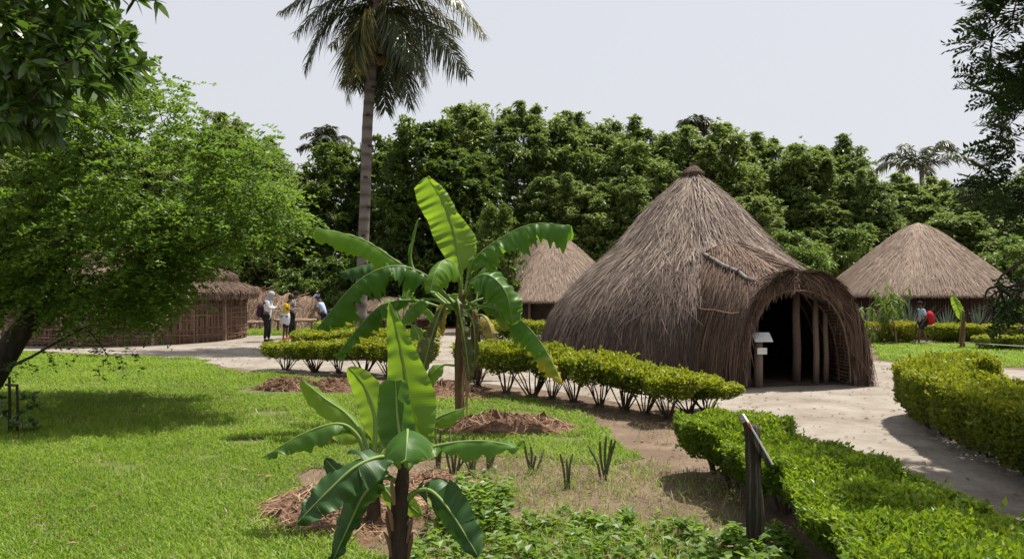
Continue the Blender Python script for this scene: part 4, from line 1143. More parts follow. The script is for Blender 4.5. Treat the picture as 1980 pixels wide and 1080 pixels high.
BL([(905, 585, 0), (960, 600, -.1), (1010, 622, -.2), (1052, 672, -.25), (1088, 742, -.3)], .56, (.35, -.5, .75), fold=.95, t0=.28, seed=9, mat='banana', corr=.03, tint=(.25, .45), tears=10, ragged=.5, tipyellow=1.0, bias=(1, 1), label='tattered leaf with a yellow tip')
BL([(888, 590, 0), (885, 580, -.25), (892, 620, -.33), (902, 680, -.33), (908, 738, -.3)], .38, (0, -1, .2), fold=1.15, t0=.15, seed=10, mat='banana_dead', corr=.03, tint=(.1, .4), tears=22, ragged=.9, label='dead hanging leaf split into strips')
BL([(878, 595, 0), (858, 590, -.1), (838, 640, -.15), (822, 700, -.15), (814, 752, -.12)], .42, (.3, -1, .2), fold=1.0, t0=.2, seed=11, mat='banana_dead', corr=.03, tint=(.2, .5), tears=22, ragged=.9, label='dead hanging leaf split into strips')
BL([(872, 598, .2), (812, 540, .35), (795, 500, .4), (803, 450, .4), (810, 422, .4)], .09, (.6, -.6, .2), fold=1.3, t0=.3, seed=12, mat='banana', corr=.004, tint=(.4, .6), rib=.014)
BL([(885, 600, 0), (835, 578, -.15), (800, 590, -.3), (775, 625, -.35)], .30, (.1, -.5, 1), fold=.7, t0=.3, seed=13, mat='banana', corr=.015, tint=(.45, .6))
BL([(900, 590, .2), (945, 575, .3), (985, 590, .4), (1010, 640, .45)], .30, (-.2, -.5, 1), fold=.7, t0=.3, seed=14, mat='banana_bright', corr=.015, tint=(.4, .7))
BL([(882, 590, .1), (862, 588, .05), (852, 612, 0), (856, 650, 0)], .16, (.2, -1, .2), fold=.4, t0=.3, seed=15, mat='banana_dead', corr=.02, tint=(.95, 1.0), label='small withered yellow leaf')
BL([(900, 600, -.1), (930, 592, -.15), (962, 600, -.2), (978, 640, -.2)], .22, (-.2, -.8, .6), fold=.5, t0=.3, seed=16, mat='banana', corr=.02, tint=(.3, .6), tipyellow=.6)
BL([(878, 705, .1), (858, 705, .05), (838, 720, 0), (812, 760, 0)], .22, (.2, -.6, .8), fold=.4, t0=.3, seed=17, mat='banana_bright', corr=.01, tint=(.3, .5))
BL([(900, 598, -.05), (915, 625, -.15), (918, 670, -.2), (914, 722, -.2)], .26, (-.2, -1, .1), fold=1.1, t0=.2, seed=18, mat='banana_dead', corr=.03, tint=(.1, .35), tears=18, ragged=.9)
# withered strips hanging along the stem
mb = MB(); r = np.random.default_rng(6)
for k in range(5):
    y0 = 640 + r.uniform(-20, 60)
    p = PX(Yb, [(900 + r.uniform(-14, 14), y0, -.09), (903 + r.uniform(-10, 12), y0 + 60, -.11), (905 + r.uniform(-10, 14), y0 + r.uniform(90, 160), -.10)])
    tube(np.array(p) - org, [.012, .018, .005], 5, mb, r.uniform(.3, 1))
mb.build('dry_sheath', M['straw'], bt)

# smaller plant behind it
Y2 = 15.0; org = GX(922, Y2)
b2 = empty('banana_plant', org, 'small banana plant half hidden behind the tallest one, with a pale brown stem', 'banana plant')
stem_mesh(b2, org, [org, P(921, 690, Y2), P(920, 640, Y2), P(918, 600, Y2)], [.11, .10, .085, .06], 'pseudostem')
for k, (lst, W_, mt, tn) in enumerate([([(918, 605, 0), (890, 570, 0), (860, 580, 0), (835, 640, 0)], .5, 'banana', (.4, .6)), ([(918, 605, 0), (950, 575, 0), (985, 580, 0), (1010, 620, 0)], .5, 'banana_bright', (.3, .6)),
                                       ([(918, 605, 0), (925, 560, .2), (940, 520, .3), (965, 500, .4)], .4, 'banana', (.3, .5)), ([(918, 610, 0), (935, 610, -.2), (950, 640, -.3), (955, 690, -.3)], .4, 'banana_dead', (.6, .9))]):
    banana_leaf(b2, org, PX(Y2, lst), W_, (0, -.6, 1), fold=.8, t0=.2, seed=30 + k, mat=mt, tint=tn, tears=4)
Y3 = 16.5; org = GX(783, Y3)
b3 = empty('banana_plant', org, 'slim young banana plant behind the tall one, left of its stem', 'banana plant')
stem_mesh(b3, org, [org, P(782, 700, Y3), P(780, 650, Y3), P(779, 620, Y3)], [.07, .06, .05, .04], 'pseudostem')
for k, (lst, W_) in enumerate([([(779, 625, 0), (800, 595, 0), (830, 600, 0), (850, 640, 0)], .35), ([(779, 625, 0), (760, 590, 0), (735, 590, 0), (710, 620, 0)], .35), ([(779, 622, 0), (782, 590, 0), (790, 560, .1), (798, 535, .2)], .28), ([(779, 628, 0), (800, 630, -.1), (815, 670, -.2), (818, 700, -.2)], .3)]):
    banana_leaf(b3, org, PX(Y3, lst), W_, (0, -.6, 1), fold=.7, t0=.2, seed=40 + k, mat='banana', tint=(.3, .6), tears=3)

# nearest plant
Ya = 4.75; org = GX(772, Ya)
ba = empty('banana_plant', org, 'nearest banana plant with a dark stem and wide green leaves in the bottom centre', 'banana plant')
stem_mesh(ba, org, [org, P(770, 1040, Ya), P(775, 970, Ya), P(781, 895, Ya)], [.062, .055, .047, .034], 'dark_stem')
BL = lambda lst, W, nh, **k: banana_leaf(ba, org, PX(Ya, lst), W, nh, **k)
BL([(783, 905, 0), (787, 850, .06), (789, 770, .10), (776, 680, .09), (752, 584, .03)], .33, (.0, -1, .22), fold=.10, t0=.12, seed=51, mat="banana_bright", corr=.008, tint=(.05, .2), pL=[(0, .2), (.12, .95), (.4, .95), (.62, .62), (.85, .35), (1, .03)], pR=[(0, .2), (.1, 1.0), (.4, 1.05), (.6, .72), (.85, .3), (1, .03)])
BL([(781, 905, 0), (776, 860, .0), (768, 800, .02), (765, 736, .03)], .25, (-.2, -1, .18), fold=.12, t0=.14, seed=52, mat='banana', corr=.005, tint=(.3, .45), tip_pow=.2, bias=(1.15, .8), rib=.012, label='cut leaf ending in a straight edge')
BL([(784, 905, 0), (786, 855, -.12), (788, 830, -.30), (787, 850, -.50), (784, 890, -.60)], .36, (0, -.25, 1), fold=.72, t0=.10, seed=53, mat='banana', corr=.008, tint=(.32, .48), tip_pow=.45)
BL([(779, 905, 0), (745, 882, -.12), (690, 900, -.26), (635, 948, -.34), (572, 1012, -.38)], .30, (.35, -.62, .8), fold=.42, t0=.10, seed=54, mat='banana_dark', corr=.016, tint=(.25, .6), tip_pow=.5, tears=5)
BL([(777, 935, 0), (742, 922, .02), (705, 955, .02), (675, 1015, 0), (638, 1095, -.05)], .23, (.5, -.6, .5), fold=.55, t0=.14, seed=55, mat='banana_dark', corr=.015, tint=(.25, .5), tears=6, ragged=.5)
BL([(787, 905, 0), (815, 872, .05), (870, 856, .06), (940, 852, .02), (1014, 866, -.04)], .20, (-.05, -.25, 1), fold=.65, t0=.20, seed=56, mat='banana', corr=.016, tears=3, tint=(.42, .55), tip_pow=.45)
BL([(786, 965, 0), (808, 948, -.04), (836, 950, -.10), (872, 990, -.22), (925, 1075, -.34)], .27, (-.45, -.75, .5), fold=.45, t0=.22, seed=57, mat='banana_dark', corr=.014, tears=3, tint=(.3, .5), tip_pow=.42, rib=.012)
BL([(785, 900, .02), (805, 850, .12), (838, 812, .2), (868, 797, .22), (897, 788, .22)], .17, (-.1, -.5, .9), fold=.7, t0=.4, seed=58, mat='banana_bright', corr=.006, tint=(.3, .5))
BL([(778, 945, .05), (765, 950, .1), (790, 975, .25), (818, 998, .3)], .12, (-.2, -.9, .5), fold=.4, t0=.3, seed=59, mat='banana_bright', corr=.005, tint=(.5, .7))
mb = MB(); r = np.random.default_rng(8)
for k in range(6):
    a = r.uniform(-3, 0); z0 = r.uniform(.05, .45)
    d = np.array([math.cos(a), math.sin(a), 0])
    tube(np.array([d * .055 + [0, 0, z0], d * .075 + [0, 0, z0 + .10], d * r.uniform(.07, .12) + [0, 0, z0 + .16]]), [.012, .016, .004], 5, mb, r.uniform(0, .7))
mb.build('dry_sheath', M['straw'], ba)

# its neighbour, a step behind
Yn = 5.65; org = GX(721, Yn)
bb = empty('banana_plant', org, 'small banana plant with glowing yellow green leaves just behind the nearest one', 'banana plant')
stem_mesh(bb, org, [org, P(722, 970, Yn), P(722, 920, Yn), P(717, 872, Yn)], [.055, .045, .038, .03], 'dark_stem')
BL = lambda lst, W, nh, **k: banana_leaf(bb, org, PX(Yn, lst), W, nh, **k)
BL([(718, 888, 0), (727, 840, .03), (722, 790, .05), (703, 745, .06), (674, 710, .02)], .24, (-.25, -1, .3), fold=.12, t0=.12, seed=61, mat='banana_bright', corr=.006, tint=(.7, .95), tip_pow=.55)
BL([(714, 885, 0), (700, 838, .05), (668, 798, .08), (625, 768, .06), (583, 733, 0)], .22, (.35, -.7, .7), fold=.65, t0=.18, seed=62, mat='banana_bright', corr=.008, tint=(.5, .75), bias=(1.1, .8))
BL([(712, 888, 0), (688, 838, -.05), (652, 818, -.1), (585, 838, -.14), (506, 884, -.18)], .26, (.1, -.3, 1), fold=.95, t0=.25, seed=63, mat='banana', corr=.014, tint=(.32, .5), tip_pow=.5, tears=3)
BL([(714, 930, 0), (690, 922, -.05), (655, 912, -.08), (628, 886, -.08)], .15, (.2, -.8, .6), fold=.3, t0=.3, seed=64, mat='banana_dark', corr=.006, tint=(.5, .7))
BL([(716, 885, .05), (700, 850, .15), (672, 836, .2), (640, 842, .22)], .18, (.1, -.5, 1), fold=.6, t0=.3, seed=65, mat='banana_bright', corr=.006, tint=(.5, .8))
BL([(720, 895, .03), (745, 850, .1), (755, 810, .12), (760, 770, .12)], .16, (-.1, -1, .3), fold=.2, t0=.2, seed=66, mat='banana_bright', corr=.006, tint=(.4, .6))
BL([(722, 940, 0), (738, 940, .0), (760, 965, .0), (785, 1000, 0)], .14, (-.3, -.8, .5), fold=.4, t0=.3, seed=67, mat='banana', corr=.006, tint=(.4, .6))

# young sprout on the right lawn
Ys = 22.6; org = GX(1861, Ys)
bs = empty('banana_plant', org, 'bare pale banana stalk with one bright upright leaf on the right lawn', 'banana plant')
stem_mesh(bs, org, [org, P(1861, 650, Ys), P(1862, 620, Ys), P(1861, 600, Ys)], [.075, .07, .06, .05], 'pseudostem')
banana_leaf(bs, org, PX(Ys, [(1860, 625, 0), (1857, 605, -.05), (1850, 588, -.05), (1841, 569, -.02)]), .27, (-.2, -1, .1), fold=.3, t0=.05, seed=71, mat='banana_bright', tint=(.7, .9), tip_pow=.4)
# ------------------------------------------------------------------ trees
def grow(root_pts, root_r, targets, r, tip_r=.006, power=.46, step=.35, jit=.05, n=5, sag=.0):
    """trunk polyline plus branches that reach every target; returns a tube MB"""
    nodes = [np.array(p, float) for p in root_pts]; par = [i - 1 for i in range(len(nodes))]
    nroot = len(nodes)
    tg = np.asarray(targets, float)
    d0 = np.linalg.norm(tg - nodes[-1], axis=1)
    for k in np.argsort(d0):
        q = tg[k]
        arr = np.array(nodes)
        dv = q - arr
        dist = np.linalg.norm(dv, axis=1) + np.where(np.arange(len(arr)) < nroot - 1, 1.0 + 2 * np.linalg.norm(arr - nodes[nroot - 1], axis=1), 0) + .6 * np.maximum(0, -dv[:, 2])
        b = int(np.argmin(dist)); p = arr[b]
        m = max(1, min(8, int(np.linalg.norm(q - p) / step)))
        last = b
        for j in range(1, m + 1):
            u = j / m
            x = p + (q - p) * u + np.array([0, 0, .10 * np.linalg.norm(q - p) * math.sin(math.pi * u)]) + (r.normal(size=3) * jit if j < m else 0)
            nodes.append(x); par.append(last); last = len(nodes) - 1
    cnt = np.zeros(len(nodes)); kids = {i: [] for i in range(len(nodes))}
    for i, p_ in enumerate(par):
        if p_ >= 0: kids[p_].append(i)
    for i in range(len(nodes) - 1, -1, -1):
        cnt[i] += 1 if not kids[i] else 0
        if par[i] >= 0: cnt[par[i]] += cnt[i]
    rad = tip_r * np.maximum(cnt, 1) ** power
    for i in range(nroot): rad[i] = max(rad[i], np.interp(i, np.arange(nroot), root_r))
    mb = MB()
    # chains: follow the thickest child
    done = set()
    def chain(i, start):
        pts, rs = ([nodes[start]] if start is not None else []), ([min(rad[start], rad[i] * 1.15)] if start is not None else [])
        while True:
            pts.append(nodes[i]); rs.append(rad[i])
            ks = sorted(kids[i], key=lambda c: -cnt[c])
            for c in ks[1:]: todo.append((c, i))
            if not ks: break
            i = ks[0]
        if len(pts) > 1: tube(np.array(pts), np.array(rs), 10 if max(rs) > .08 else n, mb, .5, cap=False)
    todo = [(0, None)]
    while todo:
        i, s_ = todo.pop(); chain(i, s_)
    return mb

def sprays(mb, r, cen, out, ntw, nleaf, tl, L, wr, tint0=.5, droop=.35, up=.15, tint_sd=.16, spread=.8, lift=.45):
    """flat leafy twigs round clump centres: cen (C,3), out (C,3) general growth direction"""
    Cn = len(cen)
    c = np.repeat(cen, ntw, 0); o = np.repeat(out, ntw, 0); N = len(c)
    d = nrm(o * .6 + r.normal(size=(N, 3)) * np.array([spread, spread, spread * .55]) + np.array([0, 0, up]))
    ln = tl * r.uniform(.5, 1.2, N)
    base = c + r.normal(size=(N, 3)) * tl * .3
    u = np.linspace(.08, 1, nleaf)[None, :]
    p = base[:, None] + d[:, None] * (ln[:, None] * u)[..., None]
    p[..., 2] -= droop * ln[:, None] * u ** 2
    sd = nrm(np.cross(d, np.array([0, 0, 1.0])))[:, None] * np.where(np.arange(nleaf) % 2 == 0, 1, -1)[None, :, None]
    ld = nrm(d[:, None] * .55 + sd * .9 + r.normal(size=p.shape) * .35 + np.array([0, 0, -.1]))
    p = p.reshape(-1, 3); ld = ld.reshape(-1, 3)
    nn = nrm(np.array([0, 0, 1.0]) + r.normal(size=p.shape) * lift)
    s = np.cross(ld, nn)
    LL = L * r.uniform(.6, 1.3, len(p))
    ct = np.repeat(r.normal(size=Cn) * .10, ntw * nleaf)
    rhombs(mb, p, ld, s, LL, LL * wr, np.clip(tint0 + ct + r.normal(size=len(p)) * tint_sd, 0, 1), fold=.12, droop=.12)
    return mb

def rosettes(mb, r, cen, ax, nl, L, wr, tint, cone=.9, droop=.3, nseg=4):
    """whorls of strap leaves: each leaf a drooping ribbon"""
    N = len(cen) * nl
    c = np.repeat(cen, nl, 0); a = np.repeat(nrm(ax), nl, 0)
    d = nrm(a * r.uniform(.05, 1.0, (N, 1)) + cone * rnd_unit(r, N))
    LL = L * r.uniform(.55, 1.2, N)
    u = np.linspace(0, 1, nseg)[None]
    Pt = c[:, None] + d[:, None] * (LL[:, None] * u)[..., None]
    Pt[..., 2] -= droop * LL[:, None] * u ** 2
    S = nrm(np.cross(d, nrm(np.array([0, 0, 1.0]) + r.normal(size=(N, 3)) * .6)))[:, None]
    pr = {4: [.12, .95, .8, .04], 5: [.1, .8, 1, .7, .04], 3: [.15, 1, .05]}[nseg]
    ribbons(mb, Pt, S, (LL * wr)[:, None] * np.array(pr)[None], np.clip(np.repeat(np.broadcast_to(tint, (len(cen),)), nl) + r.normal(size=N) * .12, 0, 1))
    return mb

# background tree crowns: several variants, copied with their own sizes
def bg_tree_mesh(seed, mat, nclump, ros, nl, L, wr, asp=2.0, cr=(.10, .17), lo=.10, spiky=.5, tmean=.45, droop=.35):
    """unit tree, crown radius about .4, height asp (later scaled to height 1)"""
    r = np.random.default_rng(seed)
    cs = []
    while len(cs) < nclump:
        z = r.uniform(lo, .95); q = (z - lo) / (1 - lo)
        R_ = .40 * (math.sin(math.pi * min(.97, (q * .74 + .2))) ** .7)
        a = r.uniform(0, 6.283); rad = R_ * (r.uniform(0, 1) ** .35) * (1 + .15 * math.sin(2 * a + seed + 5 * z))
        cs.append((rad * math.cos(a), rad * math.sin(a), asp * (z * (1 - .10 * (rad / .4) ** 2) + .03 * math.sin(3 * a + seed))))
    ntop = 6 if spiky > .35 else 0
    for k in range(ntop):
        a = r.uniform(0, 6.283); q = r.uniform(0, .30); zt = asp * (1.0 - .8 * q ** 2 + r.uniform(-.10, .05))
        for j in range(4): cs.append((q * math.cos(a) + r.normal() * .012, q * math.sin(a), zt - .055 * j))
    cs = np.array(cs)
    rad = r.uniform(*cr, len(cs)) * np.where(cs[:, 2] > .8 * asp, .7, 1.0)
    if ntop: rad[-4 * ntop:] = np.tile([.034, .048, .055, .06], ntop)
    mb = MB()
    k = np.repeat(np.arange(len(cs)), ros)
    n = len(k)
    d = rnd_unit(r, n); d[:, 2] = np.where(r.uniform(0, 1, n) < .75, np.abs(d[:, 2]), d[:, 2])
    sc = np.stack([1 + 0 * d[:, 0], 1 + 0 * d[:, 0], np.where(r.uniform(0, 1, len(cs)) < spiky, 1.2, .7)[k]], 1)
    p = cs[k] + d * sc * rad[k][:, None] * (r.uniform(.25, 1.15, (n, 1)))
    loose = r.uniform(0, 1, n) < .30
    k2 = r.integers(0, len(cs), n); w2 = r.uniform(0, 1, (n, 1))
    p[loose] = (cs[k] * w2 + cs[k2] * (1 - w2) + r.normal(size=(n, 3)) * .05)[loose]
    ax = nrm(d + np.array([0, 0, .35]))
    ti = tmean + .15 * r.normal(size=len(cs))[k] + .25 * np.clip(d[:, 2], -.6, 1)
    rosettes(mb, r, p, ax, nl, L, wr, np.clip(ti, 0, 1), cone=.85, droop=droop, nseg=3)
    mb.v = [v * np.array([1, 1, 1 / asp]) for v in mb.v]
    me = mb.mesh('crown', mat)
    tb_ = grow([(0, 0, -.01), (.01, .0, .12 * asp), (-.01, .01, .25 * asp)], [.034, .028, .024], cs[::2], r, tip_r=.0022, power=.5, step=.12, jit=.012)
    tb_.v = [v * np.array([1, 1, 1 / asp]) for v in tb_.v]
    return me, tb_.mesh('trunk', M['bark'], True)

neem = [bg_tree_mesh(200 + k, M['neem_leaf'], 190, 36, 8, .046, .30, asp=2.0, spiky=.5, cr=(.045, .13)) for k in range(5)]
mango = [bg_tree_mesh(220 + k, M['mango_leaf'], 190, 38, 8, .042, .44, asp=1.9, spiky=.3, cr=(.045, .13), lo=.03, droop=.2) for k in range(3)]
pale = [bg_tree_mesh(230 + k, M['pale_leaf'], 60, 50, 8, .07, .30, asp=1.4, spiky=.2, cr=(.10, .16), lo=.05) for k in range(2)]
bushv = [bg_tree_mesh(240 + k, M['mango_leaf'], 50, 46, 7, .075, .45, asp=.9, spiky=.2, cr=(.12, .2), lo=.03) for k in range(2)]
bushp = [bg_tree_mesh(250 + k, M['pale_leaf'], 46, 44, 7, .085, .5, asp=.9, spiky=.2, cr=(.12, .2), lo=.03) for k in range(1)]
_tk = [0]
def bg_tree(px, ytop, Y, halfpx, var, label, group=None, name='tree', cat='tree', depth=1.0):
    k = _tk[0]; _tk[0] += 1
    rr_ = random.Random(900 + k)
    h = (CAMH - (ytop - HY) / F * Y) * (.97 if name == 'tree' else 1.0)
    wd = halfpx / F * Y / .42 * (1.12 if name == 'tree' else 1.0)
    t = empty(name, GX(px, Y), label, cat, group, rr_.uniform(0, 6.28))
    t.scale = (wd, wd * depth, h)
    f, s = var[k % len(var)]
    for me, nm in ((f, 'crown'), (s, 'trunk')):
        o = bpy.data.objects.new(nm, me); C.objects.link(o); o.parent = t
    return t
TW = 'trees of the green belt behind the huts'
for px, yt, Y, hw, lab in [
    (908, 190, 43, 95, 'tall pointed tree with knobbly tips rising above the dark tree right of the palm'),
    (1008, 200, 41, 85, 'leafy tree with one round tuft on top, behind the raised banana leaf'),
    (1092, 220, 42, 90, 'leafy tree between the round tufted tree and the big hut'),
    (1160, 214, 44, 85, 'leafy tree behind the left slope of the big hut'),
    (1232, 232, 41, 90, 'leafy tree left of the big hut peak with drooping outer clumps'),
    (1318, 240, 43, 88, 'leafy tree directly behind the peak of the big hut'),
    (1402, 242, 42, 92, 'leafy tree just right of the big hut peak'),
    (1480, 256, 44, 85, 'leafy tree above the right slope of the big hut'),
    (1552, 264, 41, 85, 'leafy tree above the porch of the big hut'),
    (1622, 272, 43, 85, 'last tall leafy tree before the skyline drops on the right'),
    (1668, 318, 40, 60, 'shorter leafy tree on the skyline step left of the right hand palm'),
    (1735, 338, 44, 80, 'low leafy tree under the right hand distant palm'),
    (1815, 340, 46, 80, 'low leafy tree behind the right hut, right of the distant palm'),
    (1900, 345, 42, 90, 'leafy tree behind the right edge of the right hut'),
    (1990, 330, 44, 100, 'leafy tree at the right edge of the photo behind the dark branches'),
    (430, 208, 36, 70, 'tree with a pointed light top showing above the left tree'),
    (520, 268, 38, 80, 'tree behind the right end of the left tree'),
    (330, 260, 40, 100, 'tree hidden behind the middle of the left tree'),
    (200, 270, 40, 110, 'tree hidden behind the left part of the left tree'),
    (60, 250, 42, 120, 'tree at the far left behind the left tree'),
    (-80, 240, 42, 120, 'tree beyond the left edge of the photo')]:
    bg_tree(px, yt, Y, hw, neem, lab, TW)
for px, yt, Y, hw, lab in [
    (640, 258, 40, 75, 'dark dense tree left of the palm trunk'), (575, 330, 39, 60, 'dark tree at the right end of the left tree'),
    (735, 250, 40, 62, 'dark dense tree right behind the palm trunk'),
    (815, 216, 37, 95, 'big dark broad leaved tree right of the palm trunk'), (905, 270, 37.5, 80, 'dark broad leaved tree behind the upright banana leaf'),
    (960, 380, 31, 50, 'dark tree with branches hanging in front of the far hut roof')]:
    bg_tree(px, yt, Y, hw, mango, lab, 'dark dense trees behind the palm')
for px, yt, Y, hw, lab in [
    (1130, 350, 38, 75, 'mid height leafy tree behind the far hut roof'), (1060, 330, 38.5, 70, 'mid height leafy tree above the far hut roof'), (1210, 330, 38, 70, 'mid height leafy tree at the left slope of the big hut'),
    (1455, 372, 38, 65, 'mid height tree behind the right shoulder of the big hut'), (1600, 390, 39, 70, 'mid height tree between the porch and the right hut'), (1690, 388, 40, 70, 'mid height tree behind the left slope of the right hut'),
    (1850, 400, 39, 80, 'mid height tree behind the right slope of the right hut'), (1950, 420, 37, 70, 'mid height tree at the right edge beyond the hut')]:
    bg_tree(px, yt, Y, hw, neem, lab, 'second row of trees behind the huts')
for px, yt, Y, hw, lab in [(1535, 428, 31, 58, 'light green plant with hanging fronds of leaves behind the porch roof'), (1655, 425, 35, 62, 'light green feathery tree left of the right hut peak'), (1955, 440, 33, 50, 'light green tree right of the right hut roof')]:
    bg_tree(px, yt, Y, hw, pale, lab)
for px, yt, Y, hw, lab in [(560, 520, 36.5, 45, 'green bush behind the pale thatch shelter'), (640, 500, 37, 55, 'bush below the dark tree left of the palm trunk'), (725, 480, 37.5, 60, 'bush behind the foot of the palm'), (830, 500, 37, 60, 'bush behind the tall banana crown'),
                           (905, 500, 36.5, 50, 'bush left of the far hut'), (1170, 490, 37, 50, 'bush between the far hut and the big hut'), (470, 500, 37, 55, 'bush behind the woven hut roof'), (1960, 575, 31, 45, 'bush right of the right hut wall'), (1905, 590, 31, 22, 'small bush beside the right hut wall'),
                           (330, 520, 37, 70, 'bush behind the woven hut'), (180, 520, 37, 80, 'bush hidden behind the woven hut'), (30, 520, 36, 80, 'bush at the left edge behind the woven hut')]:
    bg_tree(px, yt, Y, hw, bushv, lab, 'bushes along the foot of the trees', 'bush', 'bush')
for px, yt, Y, hw, lab in [(540, 545, 35.8, 24, 'light green low bush peeping over the pale thatch shelter'), (600, 535, 36, 26, 'light green bush behind the collapsed dark shelter'), (650, 560, 35.5, 24, 'light green bush near the visitor with the blue cap'), (1935, 618, 28.5, 26, 'light green bush at the corner of the right hut')]:
    bg_tree(px, yt, Y, hw, bushp, lab, 'light green bushes', 'bush', 'bush')
# branches of the dark tree hanging in front of the far hut
r = np.random.default_rng(77)

# the light green tree at the left
r = np.random.default_rng(301)
poly = [(-160, 140), (40, 150), (110, 150), (150, 170), (180, 200), (215, 180), (262, 165), (368, 188), (352, 222), (318, 238), (360, 250), (413, 268), (444, 285), (477, 262), (500, 300), (545, 320), (555, 400), (577, 418), (555, 452), (515, 470), (475, 500),
        (463, 488), (432, 470), (400, 478), (365, 505), (345, 535), (325, 560), (300, 590), (255, 612), (250, 640), (215, 660), (160, 640), (110, 600), (60, 590), (-160, 600)]
TY = 11.6
cl = []
while len(cl) < 720:
    x, y = (r.uniform(-160, 625), r.uniform(140, 665)) if r.uniform(0, 1) < .8 else (r.uniform(-60, 420), r.uniform(470, 640))
    if not in_poly(np.array([x]), np.array([y]), poly)[0]: continue
    if math.sin(x * .021 + 2.2 * math.sin(y * .013)) + math.sin(y * .034 + .9 * math.sin(x * .017)) + r.normal() * .35 < -.75: continue      # gaps between the leafy boughs
    hx_ = abs((x - 200) / 430)
    dd = 1.9 * math.sqrt(max(.06, 1 - hx_ ** 2)) * math.sqrt(max(.1, 1 - ((y - 400) / 300) ** 2))
    # thin out the lower left so that the woven hut shows through
    if y > 590 and r.uniform(0, 1) < .72: continue
    if y > 555 and x < 330 and r.uniform(0, 1) < .3: continue
    cl.append(P(x, y, TY + r.uniform(-1, 1) * dd))
cl = np.array(cl)
trunk = [P(-75, 800, 11.3) * [1, 1, 0], P(-20, 735, 11.35), P(30, 655, 11.5), P(85, 585, 11.6), P(125, 520, 11.7)]
lt = empty('leafy_tree', trunk[0], 'spreading light green fine leaved tree with a dark leaning trunk at the left', 'tree')
org = np.array(trunk[0])
grow([p - org for p in trunk], [.21, .19, .165, .13, .09], cl - org, r, tip_r=.0065, power=.47, step=.4, jit=.05).build('trunk', M['bark'], lt, smooth=True)
mb = MB()
ctr = P(200, 480, TY)
out = nrm((cl - ctr) * np.array([1, 1, .5]) + np.array([0, 0, .15]))
sprays(mb, r, cl - org, out, 9, 17, .46, .074, .60, tint0=.5, droop=.35, up=.05, lift=.55)
# low twigs with dark leaves against the lawn
low = np.array([P(60, 690, 10.9), P(95, 668, 11.0), P(30, 700, 10.8), P(205, 690, 11.0), P(225, 700, 11.0), P(190, 676, 11.1), P(150, 640, 11.2)])
sprays(mb, r, low - org, nrm(np.array([[1, 0, -.3]] * len(low))), 4, 10, .26, .062, .56, tint0=.3, droop=.5)
mb.build('crown', M['fine_leaf'], lt)
mb = MB()
tube(np.array([P(-10, 722, 11.2), P(60, 690, 11.0), P(120, 655, 11.1), P(165, 632, 11.3)]) - org, [.025, .02, .016, .012], 6, mb)
tube(np.array([P(165, 632, 11.3), P(190, 660, 11.1), P(210, 690, 11.0)]) - org, [.012, .01, .006], 5, mb)
mb.build('low_branch', M['bark'], lt)

# broad leaved tree over the top left corner
r = np.random.default_rng(311)
poly = [(-420, -330), (200, -330), (215, -30), (185, 20), (245, 45), (262, 75), (250, 95), (275, 140), (262, 152), (215, 150), (190, 172), (150, 190), (125, 215), (105, 250), (60, 270), (20, 290), (-420, 320)]
cl = []
while len(cl) < 760:
    x, y = (r.uniform(-420, 280), r.uniform(-330, 260)) if r.uniform(0, 1) < .45 else (r.uniform(-40, 280), r.uniform(-60, 290))
    if not in_poly(np.array([x]), np.array([y]), poly)[0]: continue
    cl.append(P(x, y, 6.4 + r.uniform(-.9, 1.3)))
cl += [P(225, -8, 6.5), P(262, -3, 6.5), P(300, 2, 6.5)]
cl = np.array(cl)
tr_ = [np.array([-6.3, 7.2, 0]), np.array([-6.2, 7.1, 1.2]), np.array([-6.0, 7.0, 2.4]), np.array([-5.7, 6.9, 3.3])]
ul = empty('broadleaf_tree', tr_[0], 'dark glossy broad leaved tree hanging into the top left corner', 'tree')
org = tr_[0]
grow([p - org for p in tr_], [.2, .17, .14, .10], cl - org, r, tip_r=.0045, power=.5, step=.35, jit=.04).build('trunk', M['bark'], ul, smooth=True)
mb = MB()
rosettes(mb, r, cl - org, nrm(cl - np.array([-5.5, 6.8, 3.2])) + np.array([0, 0, -.05]), 11, .165, .34, .42 + .16 * r.normal(size=len(cl)), cone=.85, droop=.3, nseg=5)
mb.build('crown', M['broad_leaf'], ul)

# pinnate tree at the right edge
def pinnate(mb, r, base, d, nrm_, rl, npair, ll, lw, tint):
    """compound leaves: base (N,3), d rachis direction (N,3)"""
    N = len(base)
    u = np.linspace(.18, 1, npair)[None]
    L = rl * r.uniform(.7, 1.2, N)
    p = base[:, None] + d[:, None] * (L[:, None] * u)[..., None]; p[..., 2] -= .18 * L[:, None] * u ** 2
    s = nrm(np.cross(d, nrm_))
    for sg in (-1, 1):
        ld = nrm(d[:, None] * .45 + sg * s[:, None] + r.normal(size=p.shape) * .12 + np.array([0, 0, -.15])).reshape(-1, 3)
        pp_ = p.reshape(-1, 3)
        nn = np.repeat(nrm_, npair, 0) + r.normal(size=pp_.shape) * .25
        rhombs(mb, pp_, ld, np.cross(ld, nn), ll * r.uniform(.8, 1.15, len(pp_)), lw * r.uniform(.85, 1.1, len(pp_)), np.clip(np.repeat(np.broadcast_to(tint, (N,)), npair) + r.normal(size=len(pp_)) * .06, 0, 1), fold=.08, droop=.05)
    Pt = np.stack([base, base + d * L[:, None] * .5 - np.array([0, 0, .045]) * L[:, None], base + d * L[:, None] - np.array([0, 0, .18]) * L[:, None]], 1)
    ribbons(mb, Pt, s[:, None], np.full((N, 3), .006), np.full(N, .1))

